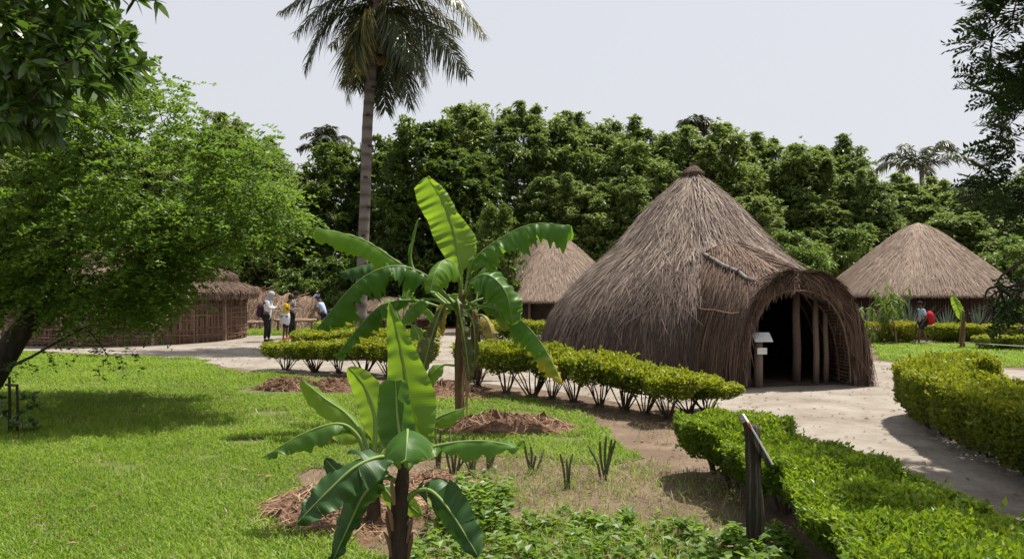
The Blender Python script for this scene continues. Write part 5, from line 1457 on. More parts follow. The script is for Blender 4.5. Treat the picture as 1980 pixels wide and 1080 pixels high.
r = np.random.default_rng(321)
poly = [(1900, -40), (1915, 30), (1885, 55), (1880, 85), (1905, 120), (1885, 150), (1870, 190), (1895, 215), (1925, 235), (1915, 280), (1945, 300), (1920, 335), (1880, 360), (1860, 385), (1900, 400), (1950, 410), (2010, 420), (2300, 480), (2350, -350), (1950, -350)]
cl = []
while len(cl) < 75:
    x, y = r.uniform(1850, 2060), r.uniform(-80, 425)
    if not in_poly(np.array([x]), np.array([y]), poly)[0]: continue
    cl.append(P(x, y, 7.2 + r.uniform(-1.0, 1.2)))
nb = 0
while nb < 1150:                 # the crown spreads on over the path, above and beside the picture
    x, y, z = r.uniform(3.0, 8.8), r.uniform(3.6, 10.8), r.uniform(3.0, 6.6)
    if (x / y < .75 and z < 2.15 + .375 * y) or ((x - 6.35) / 2.7) ** 2 + ((y - 6.8) / 3.6) ** 2 + ((z - 4.8) / 1.8) ** 2 > 1: continue
    cl.append(np.array([x, y, z])); nb += 1
cl += [P(1975, 560, 7.0), P(1960, 580, 7.0), P(1990, 540, 7.1), P(2010, 600, 7.1), P(1985, 600, 6.9), P(2020, 560, 7.0)]
cl = np.array(cl)
tr_ = [np.array([6.6, 7.6, 0]), np.array([6.55, 7.55, 1.2]), np.array([6.4, 7.5, 2.4]), np.array([6.2, 7.4, 3.4])]
rt = empty('feathery_tree', tr_[0], 'dark tree with feather shaped compound leaves hanging in from the right edge', 'tree')
org = tr_[0]
grow([p - org for p in tr_], [.18, .16, .13, .09], cl - org, r, tip_r=.004, power=.5, step=.3, jit=.04).build('trunk', M['bark'], rt, smooth=True)
mb = MB()
nl_ = 6
c = np.repeat(cl, nl_, 0); N = len(c)
d = nrm(nrm(c - np.array([6.2, 7.4, 3.0])) * .8 + r.normal(size=(N, 3)) * .6 + np.array([0, 0, -.1]))
pinnate(mb, r, c - org, d, nrm(np.array([0, -.3, 1.0]) + r.normal(size=(N, 3)) * .5), 0.29, 8, .085, .031, .3 + .2 * r.normal(size=N))
mb.build('crown', M['dark_leaf'], rt)
# drooping dark branch low at the right edge
mb = MB()
A = [[(2040, 470), (1985, 500), (1940, 530), (1925, 552)], [(2060, 520), (1990, 545), (1940, 558), (1912, 575)], [(1945, 553), (1922, 590), (1895, 628)], [(1940, 556), (1922, 600), (1920, 630)], [(1930, 555), (1945, 590), (1962, 622)], [(1935, 553), (1910, 560), (1902, 590)]]
for k, a in enumerate(A):
    tube(curve([P(x, y, 7.0 + .02 * k) for x, y in a], 12) - org, np.linspace(.022 if k < 2 else .014, .006, 12), 6, mb)
mb.build('low_branch', M['bark'], rt)

# ------------------------------------------------------------------ palms
def frond(parent, org, pts, seed, ll=.62, npair=58, tint=.4, mat='palm_leaf', w=.035, hang=.75, name='frond'):
    r = np.random.default_rng(seed)
    c = curve(np.asarray(pts, float) - org, npair)
    T = nrm(np.gradient(c, axis=0)); up = np.array([0, 0, 1.0])
    S = nrm(np.cross(T, up + r.normal(size=3) * .25)); N = np.cross(S, T)
    t = np.linspace(0, 1, npair)
    mb = MB(); tube(c, np.interp(t, [0, .2, 1], [.045, .026, .006]), 5, mb, .75)
    ln = ll * np.interp(t, [0, .12, .3, .7, 1], [.05, .35, 1, .85, .25])
    for sg in (-1, 1):
        for rep in range(2):
            k = np.nonzero(t > .08)[0]
            b = c[k] + r.normal(size=(len(k), 3)) * .012
            d = nrm(sg * S[k] * .8 + T[k] * .7 + N[k] * r.uniform(-.3, .35, (len(k), 1)) + r.normal(size=(len(k), 3)) * .14)
            L = ln[k] * r.uniform(.75, 1.15, len(k))
            u = np.linspace(0, 1, 4)[None]
            Pt = b[:, None] + d[:, None] * (L[:, None] * u)[..., None]
            Pt[..., 2] -= hang * L[:, None] * u ** 1.8 * r.uniform(.6, 1.2, (len(k), 1))
            side = nrm(np.cross(d, N[k]) + r.normal(size=(len(k), 3)) * .3)
            ribbons(mb, Pt, side[:, None], np.full((len(k), 1), w) * np.array([.6, 1, .8, .05])[None], np.clip(tint + r.normal(size=len(k)) * .13, 0, 1))
    return mb.build(name, M[mat], parent)

PYd = 24.0
org = GX(697, PYd)
pt_ = empty('palm_tree', org, 'tall coconut palm with a slender ringed grey trunk and drooping fronds', 'palm')
cr = np.array([P(697, 667, PYd) * [1, 1, 0], P(699, 560, PYd), P(703, 460, PYd), P(707, 360, PYd), P(710, 250, PYd), P(717, 150, PYd), P(727, 50, PYd), P(731, 10, PYd)]) - org
c = curve(cr, 90)
rad = np.interp(np.linspace(0, 1, 90), [0, .05, .3, .7, .9, 1], [.24, .19, .165, .155, .17, .16]) * (1 + .035 * (np.arange(90) % 3 == 0))
mb = MB()
tube(c, rad, 14, mb, np.tile(np.where(np.arange(90) % 3 == 0, .15, .6)[:, None], (1, 14)).ravel().tolist() + [.5, .5])
trunk_o = mb.build('trunk', M['palm_bark'], pt_, smooth=True)
# climbing notches cut in the trunk
mb = MB(); r = np.random.default_rng(4)
for k in range(9):
    i = 12 + k * 7; sgn = 1 if k % 2 else .2
    box(mb, c[i] + np.array([sgn * rad[i] * .75, -rad[i] * (.75 if sgn < 1 else .55), 0]), (.12, .12, .07), tint=.2, bev=.01)
mb.build('notch', M['bark'], trunk_o)
c0 = P(730, 22, PYd)
fr = [([(700, -30), (620, -25), (545, 22)], -.5, .35), ([(690, 10), (630, 40), (590, 132)], -.8, .25), ([(700, -10), (640, 0), (572, 62)], .4, .3), ([(705, 30), (680, 90), (672, 192)], -1.0, .35), ([(700, 40), (690, 100), (665, 160)], .6, .72),
      ([(738, 70), (742, 130), (745, 212)], .5, .3), ([(765, 60), (780, 120), (793, 205)], -.6, .35), ([(775, 30), (805, 80), (822, 160)], -.2, .78), ([(780, 20), (840, 60), (902, 142)], -.4, .3),
      ([(770, -30), (860, -20), (940, 70)], -.3, .68), ([(760, -20), (830, 10), (890, 60)], .9, .55), ([(708, 20), (694, 60), (686, 140)], -1.0, .72), ([(755, 20), (775, 60), (806, 130)], -1.0, .35), ([(710, -40), (650, -60), (560, -30)], 1.0, .4),
      ([(720, -90), (690, -170), (620, -210)], .2, .45), ([(745, -90), (790, -180), (850, -190)], -.2, .5), ([(732, -110), (735, -220), (728, -300)], .3, .5), ([(700, -60), (630, -120), (540, -110)], -.9, .4), ([(770, -70), (850, -110), (930, -70)], .8, .45),
      ([(728, 10), (700, 20), (640, 90)], 1.3, .3), ([(745, 20), (800, 20), (860, 90)], 1.4, .3), ([(735, 50), (728, 120), (722, 190)], 1.0, .2), ([(752, 40), (772, 110), (770, 180)], 1.1, .2), ([(720, 45), (697, 110), (690, 170)], 1.2, .2), ([(755, 0), (820, -40), (890, 10)], -1.2, .6)]
for k, (pts, dy, tn) in enumerate(fr):
    pl = [c0] + [P(x, y, PYd + dy * (.4 + .3 * j)) for j, (x, y) in enumerate(pts)]
    frond(pt_, org, pl, 400 + k, tint=tn, ll=1.0 if k < 14 else .85, npair=74, hang=.68, w=.040)
# fibrous crown base and fruit
mb = MB(); r = np.random.default_rng(12)
for k in range(40):
    a = r.uniform(0, 6.28); z = r.uniform(-1.3, .4)
    d = np.array([math.cos(a), math.sin(a), 0])
    p = c0 - org + d * .14 + [0, 0, z]
    tube(np.array([p, p + d * .15 + [0, 0, .15], p + d * .3 + [0, 0, r.uniform(.15, .5)]]), [.06, .045, .02], 6, mb, r.uniform(0, 1))
mb.build('leaf_bases', M['thatch_red'], pt_)
for k in range(9):
    a = r.uniform(0, 6.28)
    p = P(728 + r.uniform(-16, 26), 118 + r.uniform(-28, 22), PYd) - org + np.array([0, math.sin(a) * .25 - .1, 0])
    zz = np.linspace(-.16, .16, 9); rr_ = .125 * np.sqrt(np.clip(1 - (zz / .165) ** 2, 0, 1)) + .002
    mb = MB(); lathe_surf(mb, np.stack([rr_, zz], 1)[::-1], 10, centre=p, tint=.5)
    mb.build('coconut', M['pseudostem'], pt_, smooth=True)

def far_palm(px, ytop, Y, L, label, seed, nf=13):
    r = np.random.default_rng(seed)
    h = CAMH - (ytop - HY) / F * Y
    org = GX(px, Y)
    t = empty('palm_tree', org, label, 'palm', 'distant palms above the trees')
    mb = MB(); tube(np.array([[0, 0, 0], [.1, 0, h * .5], [0, 0, h]]), [.2, .16, .14], 7, mb, .5); mb.build('trunk', M['palm_bark'], t)
    for k in range(nf):
        a = k / nf * 6.283 + r.uniform(-.2, .2); e = r.uniform(.0, 1.35); l = L * r.uniform(.8, 1.15)
        d = np.array([math.cos(a), math.sin(a), 0])
        p0 = np.array([0, 0, h])
        pts = [p0, p0 + d * l * .4 * math.cos(e) + [0, 0, l * .45 * math.sin(e)], p0 + d * l * .85 * math.cos(e) + [0, 0, l * (.80 * math.sin(e) - .02)], p0 + d * l * (1.15 * math.cos(e) + .12) + [0, 0, l * (.85 * math.sin(e) - .25)]]
        frond(t, np.zeros(3), pts, seed * 10 + k, ll=.7, npair=32, tint=.3, mat='far_palm', w=.085, hang=.6)
    return t
far_palm(1782, 322, 50, 2.6, 'distant pale palm on the skyline above the right hut', 21)
far_palm(632, 282, 50, 1.5, 'distant palm peeping over the trees left of the tall palm', 22)
far_palm(1345, 252, 49, 1.1, 'distant palm tuft on the skyline straight above the peak of the big hut', 23)

# ------------------------------------------------------------------ agaves, stalk plants, sapling, small plants
def agave(px, Y, R_, label, seed):
    r = np.random.default_rng(seed)
    t = MB()
    n = 46
    a = r.uniform(0, 6.28, n); e = r.uniform(.15, 1.5, n); L = R_ * r.uniform(.75, 1.1, n)
    d = np.stack([np.cos(a) * np.cos(e), np.sin(a) * np.cos(e), np.sin(e)], 1)
    u = np.linspace(0, 1, 5)[None]
    Pt = np.array([0, 0, .08]) + d[:, None] * (L[:, None] * u)[..., None]
    S = nrm(np.cross(d, np.array([0, 0, 1.0])))[:, None]
    # V shaped blade: two halves
    n_ = nrm(np.cross(S[:, 0], d))[:, None]
    for sg in (-1, 1):
        SS = nrm(S * .8 + sg * n_ * .5)
        W_ = .085 * np.array([.9, 1, .8, .5, .04])[None]
        ribbons(t, Pt + sg * SS * W_[..., None] * .25, SS, np.broadcast_to(W_ * .5, (n, 5)), np.clip(.5 + r.normal(size=n) * .2, 0, 1))
    o = t.build('agave', M['agave'], loc=GX(px, Y))
    return tag(o, label, 'agave', 'agaves before the right hut')
agave(1672, 26.0, 1.25, 'grey green agave left of the sapling, partly behind the porch', 1)
agave(1758, 25.9, 1.45, 'tall grey green agave just left of the child with the red backpack', 2)
agave(1832, 26.1, 1.1, 'dull agave right behind the child with the red backpack', 3)
agave(1893, 26.0, 1.2, 'agave right of the bare banana stalk', 4)
agave(1712, 26.3, 1.2, 'agave hidden behind the sapling foliage', 5)

def stalks(px, py, tops_, label, seed, w=.0125):
    r = np.random.default_rng(seed)
    c = G(px, py); Y = c[1]
    t = empty('stalk_plant', c, label, 'succulent', 'spiny stalk plants in the brown bed')
    for (x, y, fx, fy) in tops_:
        p2 = P(x, y, Y + r.uniform(-.1, .1)) - c; p1 = (P(fx, fy, Y) - c) if fx else p2 * .5 + np.array([p2[0] * -.15, 0, 0])
        mb = MB()
        cc = curve([np.array([p2[0] * .12 + r.uniform(-.02, .02), r.uniform(-.03, .03), -.01]), p1, p2], 14)
        tube(cc, w * (1 + .10 * np.sin(np.arange(14) * 2.6)) * np.interp(np.arange(14), [0, 11, 13], [.9, 1.05, .55]), 6, mb)
        # knobbly spines
        sp = cc[1:-1] + r.normal(size=(12, 3)) * w * .6
        dd = rnd_unit(r, 12)
        ribbons(mb, np.stack([sp, sp + dd * w * 1.6], 1), rnd_unit(r, 12)[:, None], np.full((12, 2), .005) * np.array([1, .3]), np.full(12, .5))
        mb.build('stalk', M['cactus'], t)
    return t
stalks(1168, 928, [(1172, 842, 0, 0), (1183, 848, 1176, 890), (1190, 850, 1180, 885), (1138, 862, 1155, 895), (1160, 852, 1162, 890), (1178, 892, 0, 0)], 'clump of straight green stalks, tallest of the spiny plants on the right of the bed', 1)
stalks(1097, 945, [(1083, 876, 1090, 908), (1107, 876, 1101, 908), (1096, 886, 1097, 915)], 'small forked stalk plant with three prongs in the middle of the brown bed', 2, w=.011)
stalks(1030, 915, [(1012, 850, 1018, 880), (1026, 862, 1028, 880), (1052, 868, 1043, 895), (1036, 880, 0, 0), (1020, 885, 0, 0)], 'loose clump of crooked stalks right of the drooping banana leaf tip', 3, w=.012)
stalks(878, 925, [(870, 835, 874, 880), (886, 850, 0, 0), (896, 838, 890, 880), (862, 860, 866, 890), (906, 880, 0, 0)], 'stalk clump left of the tall banana stem base, behind the hanging leaf', 4)
stalks(912, 928, [(905, 845, 908, 890), (916, 840, 914, 890), (900, 890, 0, 0), (925, 860, 918, 900)], 'stalk clump straight below the tall banana stem', 5)
stalks(946, 905, [(936, 845, 941, 875), (948, 850, 0, 0), (957, 862, 952, 885), (964, 850, 956, 880)], 'stalk clump right of the tall banana stem base', 6)
stalks(848, 905, [(842, 838, 845, 870), (852, 830, 850, 870), (858, 850, 0, 0), (836, 860, 0, 0)], 'leftmost stalk clump beside the near banana leaf', 7)

# sapling with hanging leaves on the right lawn
Y = 24.4; org = GX(1734, Y)
sp = empty('sapling', org, 'young tree with thin trunk and hanging pale leaves on the right lawn', 'young tree')
r = np.random.default_rng(17)
cl = np.array([P(1716 + r.normal() * 20, 592 + r.normal() * 17, Y + r.normal() * .3) for _ in range(44)])
grow([np.zeros(3), P(1731, 640, Y) - org, P(1726, 615, Y) - org], [.035, .03, .022], cl - org, r, tip_r=.006, power=.4, step=.25, jit=.02).build('trunk', M['stick'], sp)
mb = MB()
rosettes(mb, r, cl - org, np.tile([0, 0, -.6], (len(cl), 1)), 13, .26, .16, .5 + .2 * r.normal(size=len(cl)), cone=.7, droop=.55, nseg=4)
mb.build('crown', M['pale_leaf'], sp)
mb = MB(); tube(np.array([P(1716, 618, Y), P(1728, 648, Y)]) - org, .02, 5, mb, .8); mb.build('prop_stick', M['stick'], sp)

# stake guard and small plants at the left edge
Yk = G(20, 838)[1]
org = G(22, 838)
sk = empty('stake_guard', org, 'pair of thin stakes joined by a short rail on the lawn at the left edge', 'stakes')
for (a, b) in (((18, 838), (18, 728)), ((33, 832), (33, 745))):
    mb = MB(); tube(np.array([P(*a, Yk) * [1, 1, 0], P((a[0] + b[0]) / 2 + 1, (a[1] + b[1]) / 2, Yk), P(*b, Yk)]) - org, [.018, .017, .016], 7, mb, .9); mb.build('stake', M['old_wood'], sk)
mb = MB(); tube(np.array([P(13, 743, Yk), P(37, 744, Yk)]) - org + [0, -.02, 0], .016, 6, mb, .8); mb.build('rail', M['old_wood'], sk)
org = G(45, 845)
sd_ = empty('small_plant', org, 'dark leafy seedling growing beside the stakes at the left edge', 'plant')
r = np.random.default_rng(23)
cl = np.array([P(x, y, Yk + r.uniform(-.15, .15)) for x, y in [(48, 770), (62, 765), (55, 790), (40, 800), (68, 785), (58, 815), (45, 830), (30, 820), (70, 830), (20, 845), (5, 800), (2, 770), (50, 850), (75, 850)]])
grow([np.zeros(3), np.array([.01, 0, .1])], [.012, .01], cl - org, r, tip_r=.003, power=.4, step=.1, jit=.01).build('stem', M['stem'], sd_)
mb = MB(); rosettes(mb, r, cl - org, np.tile([.2, -.1, .6], (len(cl), 1)), 9, .11, .5, .35 + .2 * r.normal(size=len(cl)), cone=.9, droop=.3, nseg=4); mb.build('leaves', M['broad_leaf'], sd_)
# weed with big leaves near the near sign, small white flower by the hut
c = P(1345, 726, 13.0); org = GX(1345, 13.0)
fl = empty('white_flower', org, 'single small white flower on a stalk between the hedge and the big hut', 'flower')
mb = MB(); tube(np.array([[0, 0, 0], [.02, 0, .15], c - org]), .006, 5, mb); mb.build('stem', M['midrib'], fl)
mb = MB(); a = np.arange(6) / 6 * 6.283
d = np.stack([np.cos(a), np.sin(a), .6 + 0 * a], 1); rhombs(mb, np.tile(c - org, (6, 1)), d, np.stack([-np.sin(a), np.cos(a), 0 * a], 1), .06, .035, .5); mb.build('petals', M['cloth_bright'], fl)

# hose, pale stone
mb = MB(); tube(curve([P(1862, 662, 22.55), P(1890, 663, 22.2), P(1930, 666, 21.6), P(1990, 669, 21.2), P(2100, 672, 21.0)], 30), .013, 6, mb)
tag(mb.build('hose', M['hose']), 'thin pale hose line strung low across the right lawn', 'hose')
r = np.random.default_rng(2)
mb = MB(); lathe_surf(mb, dense([(.02, .50), (.25, .49), (.33, .44), (.36, .30), (.37, .12), (.36, 0)], 14), 20)
st = mb.build('stone_block', M['stone'], loc=GX(1684, 25.5), smooth=True)
tag(st, 'pale rounded stone drum beside the porch of the big hut, below the agave', 'stone')

# ------------------------------------------------------------------ signs
def rotx(a): return np.array([[1, 0, 0], [0, math.cos(a), -math.sin(a)], [0, math.sin(a), math.cos(a)]])
def rotz(a): return np.array([[math.cos(a), -math.sin(a), 0], [math.sin(a), math.cos(a), 0], [0, 0, 1]])
def roty(a): return np.array([[math.cos(a), 0, math.sin(a)], [0, 1, 0], [-math.sin(a), 0, math.cos(a)]])
Y = G(1466, 749)[1]; org = GX(1466, Y)
sg = empty('sign_post', org, 'wooden post with a slanted white board and a small plate at the big hut door', 'sign')
mb = MB(); tube(np.array([[0, 0, -.02], [.004, 0, .4], [0, 0, .86]]), [.082, .08, .078], 12, mb, .7); mb.build('post', M['wood'], sg, smooth=True)
mb = MB(); box(mb, (.06, -.02, .895), (.33, .24, .022), rotz(.05) @ rotx(math.radians(38)), .5, .004); bd = mb.build('sign_board', M['sign_paper'], sg)
mb = MB(); box(mb, (.04, -.092, .655), (.175, .014, .115), rotz(.05), .5, .003); mb.build('sign_plate', M['sign_paper'], sg)

Y = 5.05; org = GX(1456, Y)
sg = empty('sign_post', org, 'dark weathered post with a tilted board seen edge on in the near right hedge', 'sign')
mb = MB()
v = []
r = np.random.default_rng(15)
cc = np.array([P(1458, 1088, Y) * [1, 1, 0], P(1457, 1000, Y), P(1457, 930, Y), P(1456, 860, Y), P(1453, 822, Y)]) - org
tube(curve(cc, 24), .050 * (1 + .05 * np.sin(np.arange(24) * 1.3)), 14, mb, .5)
# split slab on the right side of the post
tube(curve([P(1472, 1060, Y) - org + [0, -.01, 0], P(1470, 990, Y) - org + [0, -.012, 0], P(1467, 930, Y) - org + [0, -.01, 0]], 10), np.array([.012, .02, .022, .022, .024, .024, .022, .02, .016, .006]), 6, mb, .9)
mb.build('post', M['old_wood'], sg, smooth=True)
p0, p1 = P(1438, 806, Y), P(1484, 887, Y)
mid = (p0 + p1) / 2 - org; L_ = np.linalg.norm(p1 - p0); ang = math.atan2(-(p1 - p0)[2], (p1 - p0)[0])
R_ = rotz(math.radians(-11)) @ roty(ang)
nrm_ = R_ @ np.array([0, 0, 1.0])
mb = MB(); box(mb, mid - nrm_ * .014, (L_, .34, .030), R_, .5, .004); bd = mb.build('sign_board', M['old_wood'], sg)
mb = MB(); box(mb, mid + nrm_ * .010 + R_ @ np.array([.006, 0, 0]), (L_ * .97, .325, .012), R_, .5, .002); mb.build('sign_face', M['sign_paper'], bd)
mb = MB(); box(mb, mid + nrm_ * .004 + R_ @ np.array([-L_ * .40, -.172, 0]), (.028, .008, .016), R_, .5, .001); mb.build('paint_patch', M['red_paint'], bd)

# ------------------------------------------------------------------ log benches by the shelters
def bench(label, a, b, Y, zt, seed):
    p0, p1 = P(*a, Y), P(*b, Y); p0[2] = p1[2] = zt
    org = (p0 + p1) / 2 * [1, 1, 0]
    t = empty('log_bench', org, label, 'bench')
    mb = MB(); tube(curve([p0 - org, (p0 + p1) / 2 - org + [0, 0, .02], p1 - org], 10), .055, 8, mb, .9); mb.build('seat_log', M['stick'], t, smooth=True)
    mb = MB(); tube(curve([p0 - org + [.1, -.14, -.01], (p0 + p1) / 2 - org + [0, -.13, -.03], p1 - org + [-.15, -.14, -.01]], 10), .045, 8, mb, .7); mb.build('seat_log', M['stick'], t, smooth=True)
    for u in (.1, .5, .9):
        q = p0 * (1 - u) + p1 * u - org
        mb = MB(); tube(np.array([[q[0], q[1] - .07, 0], [q[0] + .02, q[1] - .07, zt - .03]]), .045, 6, mb, .5); mb.build('leg', M['stick'], t)
bench('long log bench behind the visitor in yellow', (530, 622), (612, 618), 31.5, .48, 1)
bench('low log bench at the right end of the woven hut', (462, 624), (508, 624), 32.3, .36, 2)

# ------------------------------------------------------------------ people
def skinned(name, verts, edges, rad, mat, parent, root=0, sub=2):
    me = bpy.data.meshes.new(name)
    me.from_pydata([tuple(map(float, v)) for v in verts], edges, [])
    o = bpy.data.objects.new(name, me); C.objects.link(o)
    o.parent = parent
    md = o.modifiers.new('Skin', 'SKIN'); md.use_smooth_shade = True
    sv = me.skin_vertices[0].data
    for k, q in enumerate(rad):
        sv[k].radius = (q, q) if not isinstance(q, tuple) else q
        sv[k].use_root = (k == root)
    if sub:
        s_ = o.modifiers.new('Subdivision', 'SUBSURF'); s_.levels = sub; s_.render_levels = sub
    me.materials.append(M[mat])
    return o

def blob(mb, c, rx, ry, rz_, n=14, m=9, R=None, zmin=-1.0, zmax=1.0):
    t = np.arcsin(np.linspace(zmin * .999, zmax * .999, m)); a = np.arange(n) / n * 6.2832
    v = np.stack([np.cos(t)[:, None] * np.cos(a) * rx, np.cos(t)[:, None] * np.sin(a) * ry, np.repeat(np.sin(t)[:, None] * rz_, n, 1)], -1).reshape(-1, 3)
    if R is not None: v = v @ np.array(R).T
    i = (np.arange(m - 1) * n)[:, None]; j = np.arange(n)[None]; jn = (j + 1) % n
    mb.add(v + np.asarray(c), np.stack([i + j, i + jn, i + n + jn, i + n + j], -1).reshape(-1, 4), .5)

def person(loc, H, face, label, hand_l, hand_r, foot_l, foot_r, shirt, pants, shoes, hair='hair', hood=None, sleeve='long', pants_len='long', lean=.04, nod=.05, group=None, skirt=None, elb=(-.02, .0), shirt_low=-.05):
    """local +x is where the person looks; units of body height"""
    t = empty('person', loc, label, 'person', group, face)
    s = H
    def V(*a): return np.array(a) * s
    hip = V(0, 0, .52); sp = V(.01 + lean * .3, 0, .63); ch = V(lean * .7, 0, .75); nk = V(lean, 0, .83); hd0 = V(lean + .015 + nod * .2, 0, .87); hd = V(lean + .02 + nod * .5, 0, .925); cr_ = V(lean + .01 + nod * .4, 0, .965)
    verts = [hip, sp, ch, nk, hd0, hd, cr_]; ed = [(0, 1), (1, 2), (2, 3), (3, 4), (4, 5), (5, 6)]
    rad = [.075 * s, .07 * s, (.085 * s, .075 * s), .032 * s, .040 * s, .056 * s, .040 * s]
    arms, legs = {}, {}
    for sd, hnd in ((1, hand_l), (-1, hand_r)):
        sh = V(lean * .85, .105 * sd, .795); hp_ = V(*hnd)
        mid = (sh + hp_) / 2; el = mid + V(elb[0] - .03, .035 * sd, -.05 + elb[1])
        k = len(verts)
        verts += [sh, el, hp_]; ed += [(2, k), (k, k + 1), (k + 1, k + 2)]; rad += [.036 * s, .025 * s, .017 * s]
        fd = nrm(hp_ - el); wv = hp_
        palm = wv + fd * .035 * s
        verts.append(palm); ed.append((k + 2, k + 3)); rad.append(.017 * s); kp_ = k + 3
        sdv = nrm(np.cross(fd, [0, 0, 1.0]) + 1e-6)
        for q in range(4):
            f1 = palm + fd * .028 * s + sdv * (q - 1.5) * .010 * s; f2 = f1 + fd * (.022 - .003 * abs(q - 1.4)) * s + np.array([0, 0, -.008 * s])
            kk = len(verts); verts += [f1, f2]; ed += [(kp_, kk), (kk, kk + 1)]; rad += [.005 * s, .004 * s]
        th_ = wv + fd * .018 * s + np.array([0, 0, .018 * s]); kk = len(verts); verts += [th_, th_ + fd * .02 * s + [0, 0, .008 * s]]; ed += [(kp_, kk), (kk, kk + 1)]; rad += [.006 * s, .005 * s]
        arms[sd] = (sh, el, hp_)
    for sd, ft in ((1, foot_l), (-1, foot_r)):
        h0 = V(0, .052 * sd, .49); an = V(ft[0], ft[1], .045 + ft[2]); kn = (h0 + an) / 2 + V(.02 + ft[3], 0, .01)
        toe = an + V(.085, .012 * sd, -.028)
        k = len(verts)
        verts += [h0, kn, an, toe]; ed += [(0, k), (k, k + 1), (k + 1, k + 2), (k + 2, k + 3)]; rad += [.058 * s, .036 * s, .022 * s, .018 * s]
        legs[sd] = (h0, kn, an, toe)
    body = skinned('body', verts, ed, rad, 'skin', t)
    # face
    mb = MB()
    f0 = hd
    blob(mb, f0 + V(.056, 0, -.004), .012 * s, .009 * s, .016 * s, 8, 6)                       # nose
    for sd in (1, -1): blob(mb, f0 + V(.0, .056 * sd, -.002), .012 * s, .007 * s, .018 * s, 8, 6)  # ears
    mb.build('nose_and_ears', M['skin'], body, smooth=True)
    mb = MB()
    for sd in (1, -1): blob(mb, f0 + V(.048, .021 * sd, .010), .008 * s, .009 * s, .006 * s, 8, 6)
    mb.build('eyes', M['cloth_black'], body, smooth=True)
    mb = MB(); blob(mb, f0 + V(.050, 0, -.030), .006 * s, .016 * s, .004 * s, 8, 6); mb.build('mouth', M['cloth_maroon'], body, smooth=True)
    mb = MB()
    if hood:
        blob(mb, f0 + V(-.012, 0, .012), .070 * s, .070 * s, .078 * s, 16, 10)
        tube(np.array([f0 + V(-.02, 0, -.03), nk + V(-.01, 0, .0), ch + V(0, 0, .03)]), np.array([.060, .062, .085]) * s, 12, mb, .5)
        mb.build('headscarf', M[hood], body, smooth=True)
    else:
        blob(mb, f0 + V(-.010, 0, .022), .064 * s, .064 * s, .060 * s, 16, 8, zmin=-.35)
        mb.build('hair', M[hair], body, smooth=True)
    # clothes
    sv = [hip + V(0, 0, shirt_low), sp, ch, nk + V(0, 0, -.025)]; se = [(0, 1), (1, 2), (2, 3)]; sr = [.086 * s, .082 * s, (.098 * s, .088 * s), .045 * s]
    for sd in (1, -1):
        sh, el, hn = arms[sd]; k = len(sv)
        if sleeve == 'long': sv += [sh, el, el + (hn - el) * .92]; se += [(2, k), (k, k + 1), (k + 1, k + 2)]; sr += [.044 * s, .033 * s, .025 * s]
        else: sv += [sh, sh + (el - sh) * .75]; se += [(2, k), (k, k + 1)]; sr += [.045 * s, .038 * s]
    skinned('shirt', sv, se, sr, shirt, body)
    pv = [hip + V(0, 0, .01)]; pe = []; pr = [.082 * s]
    for sd in (1, -1):
        h0, kn, an, toe = legs[sd]; k = len(pv)
        if pants_len == 'long': pv += [h0, kn, an + (kn - an) * .05]; pe += [(0, k), (k, k + 1), (k + 1, k + 2)]; pr += [.064 * s, .046 * s, .032 * s]
        elif pants_len == 'knee': pv += [h0, kn + (an - kn) * .15]; pe += [(0, k), (k, k + 1)]; pr += [.064 * s, .046 * s]
        else: pv += [h0, h0 + (kn - h0) * .7]; pe += [(0, k), (k, k + 1)]; pr += [.066 * s, .056 * s]
    skinned('trousers', pv, pe, pr, pants, body)
    for sd in (1, -1):
        h0, kn, an, toe = legs[sd]
        mb = MB(); blob(mb, (an * .45 + toe * .55) * [1, 1, 0] + V(0, 0, .026 + (an[2] / s - .045)), .072 * s, .032 * s, .028 * s, 12, 7); mb.build('shoe', M[shoes], body, smooth=True)
    return t, body, dict(hip=hip, ch=ch, hd=hd, nk=nk, s=s)

def sheet_obj(name, label, world_c, size, R, mat, cat):
    mb = MB(); box(mb, (0, 0, 0), size, R, .5, .001)
    o = mb.build(name, M[mat], loc=world_c)
    return tag(o, label, cat)

def rucksack(loc, label, mat, w_, d_, h_, face):
    t = empty('backpack', loc, label, 'backpack', None, face)
    mb = MB()
    n, m = 18, 10
    zz = np.linspace(0, 1, m)
    pr = np.array([.55, .85, .97, 1, 1, .98, .93, .84, .65, .2])
    a = np.arange(n) / n * 6.2832
    ex = np.sign(np.cos(a)) * np.abs(np.cos(a)) ** .6; ey = np.sign(np.sin(a)) * np.abs(np.sin(a)) ** .6
    v = np.stack([ex[None] * pr[:, None] * d_ / 2, ey[None] * pr[:, None] * w_ / 2, np.repeat(zz[:, None] * h_, n, 1)], -1).reshape(-1, 3)
    i = (np.arange(m - 1) * n)[:, None]; j = np.arange(n)[None]; jn = (j + 1) % n
    mb.add(v, np.stack([i + j, i + jn, i + n + jn, i + n + j], -1).reshape(-1, 4))
    mb.build('bag', M[mat], t, smooth=True)
    mb = MB(); box(mb, (-d_ * .46, 0, h_ * .3), (d_ * .25, w_ * .62, h_ * .42), None, .5, .02); mb.build('pocket', M[mat], t)
    for sd in (1, -1):
        mb = MB(); tube(curve([(d_ * .40, sd * w_ * .28, h_ * .92), (d_ * .40 + .11, sd * w_ * .36, h_ * 1.02), (d_ * .40 + .21, sd * w_ * .40, h_ * .75), (d_ * .40 + .16, sd * w_ * .42, h_ * .35), (d_ * .40, sd * w_ * .36, h_ * .12)], 12), .014, 5, mb); mb.build('strap', M[mat], t)
    return t

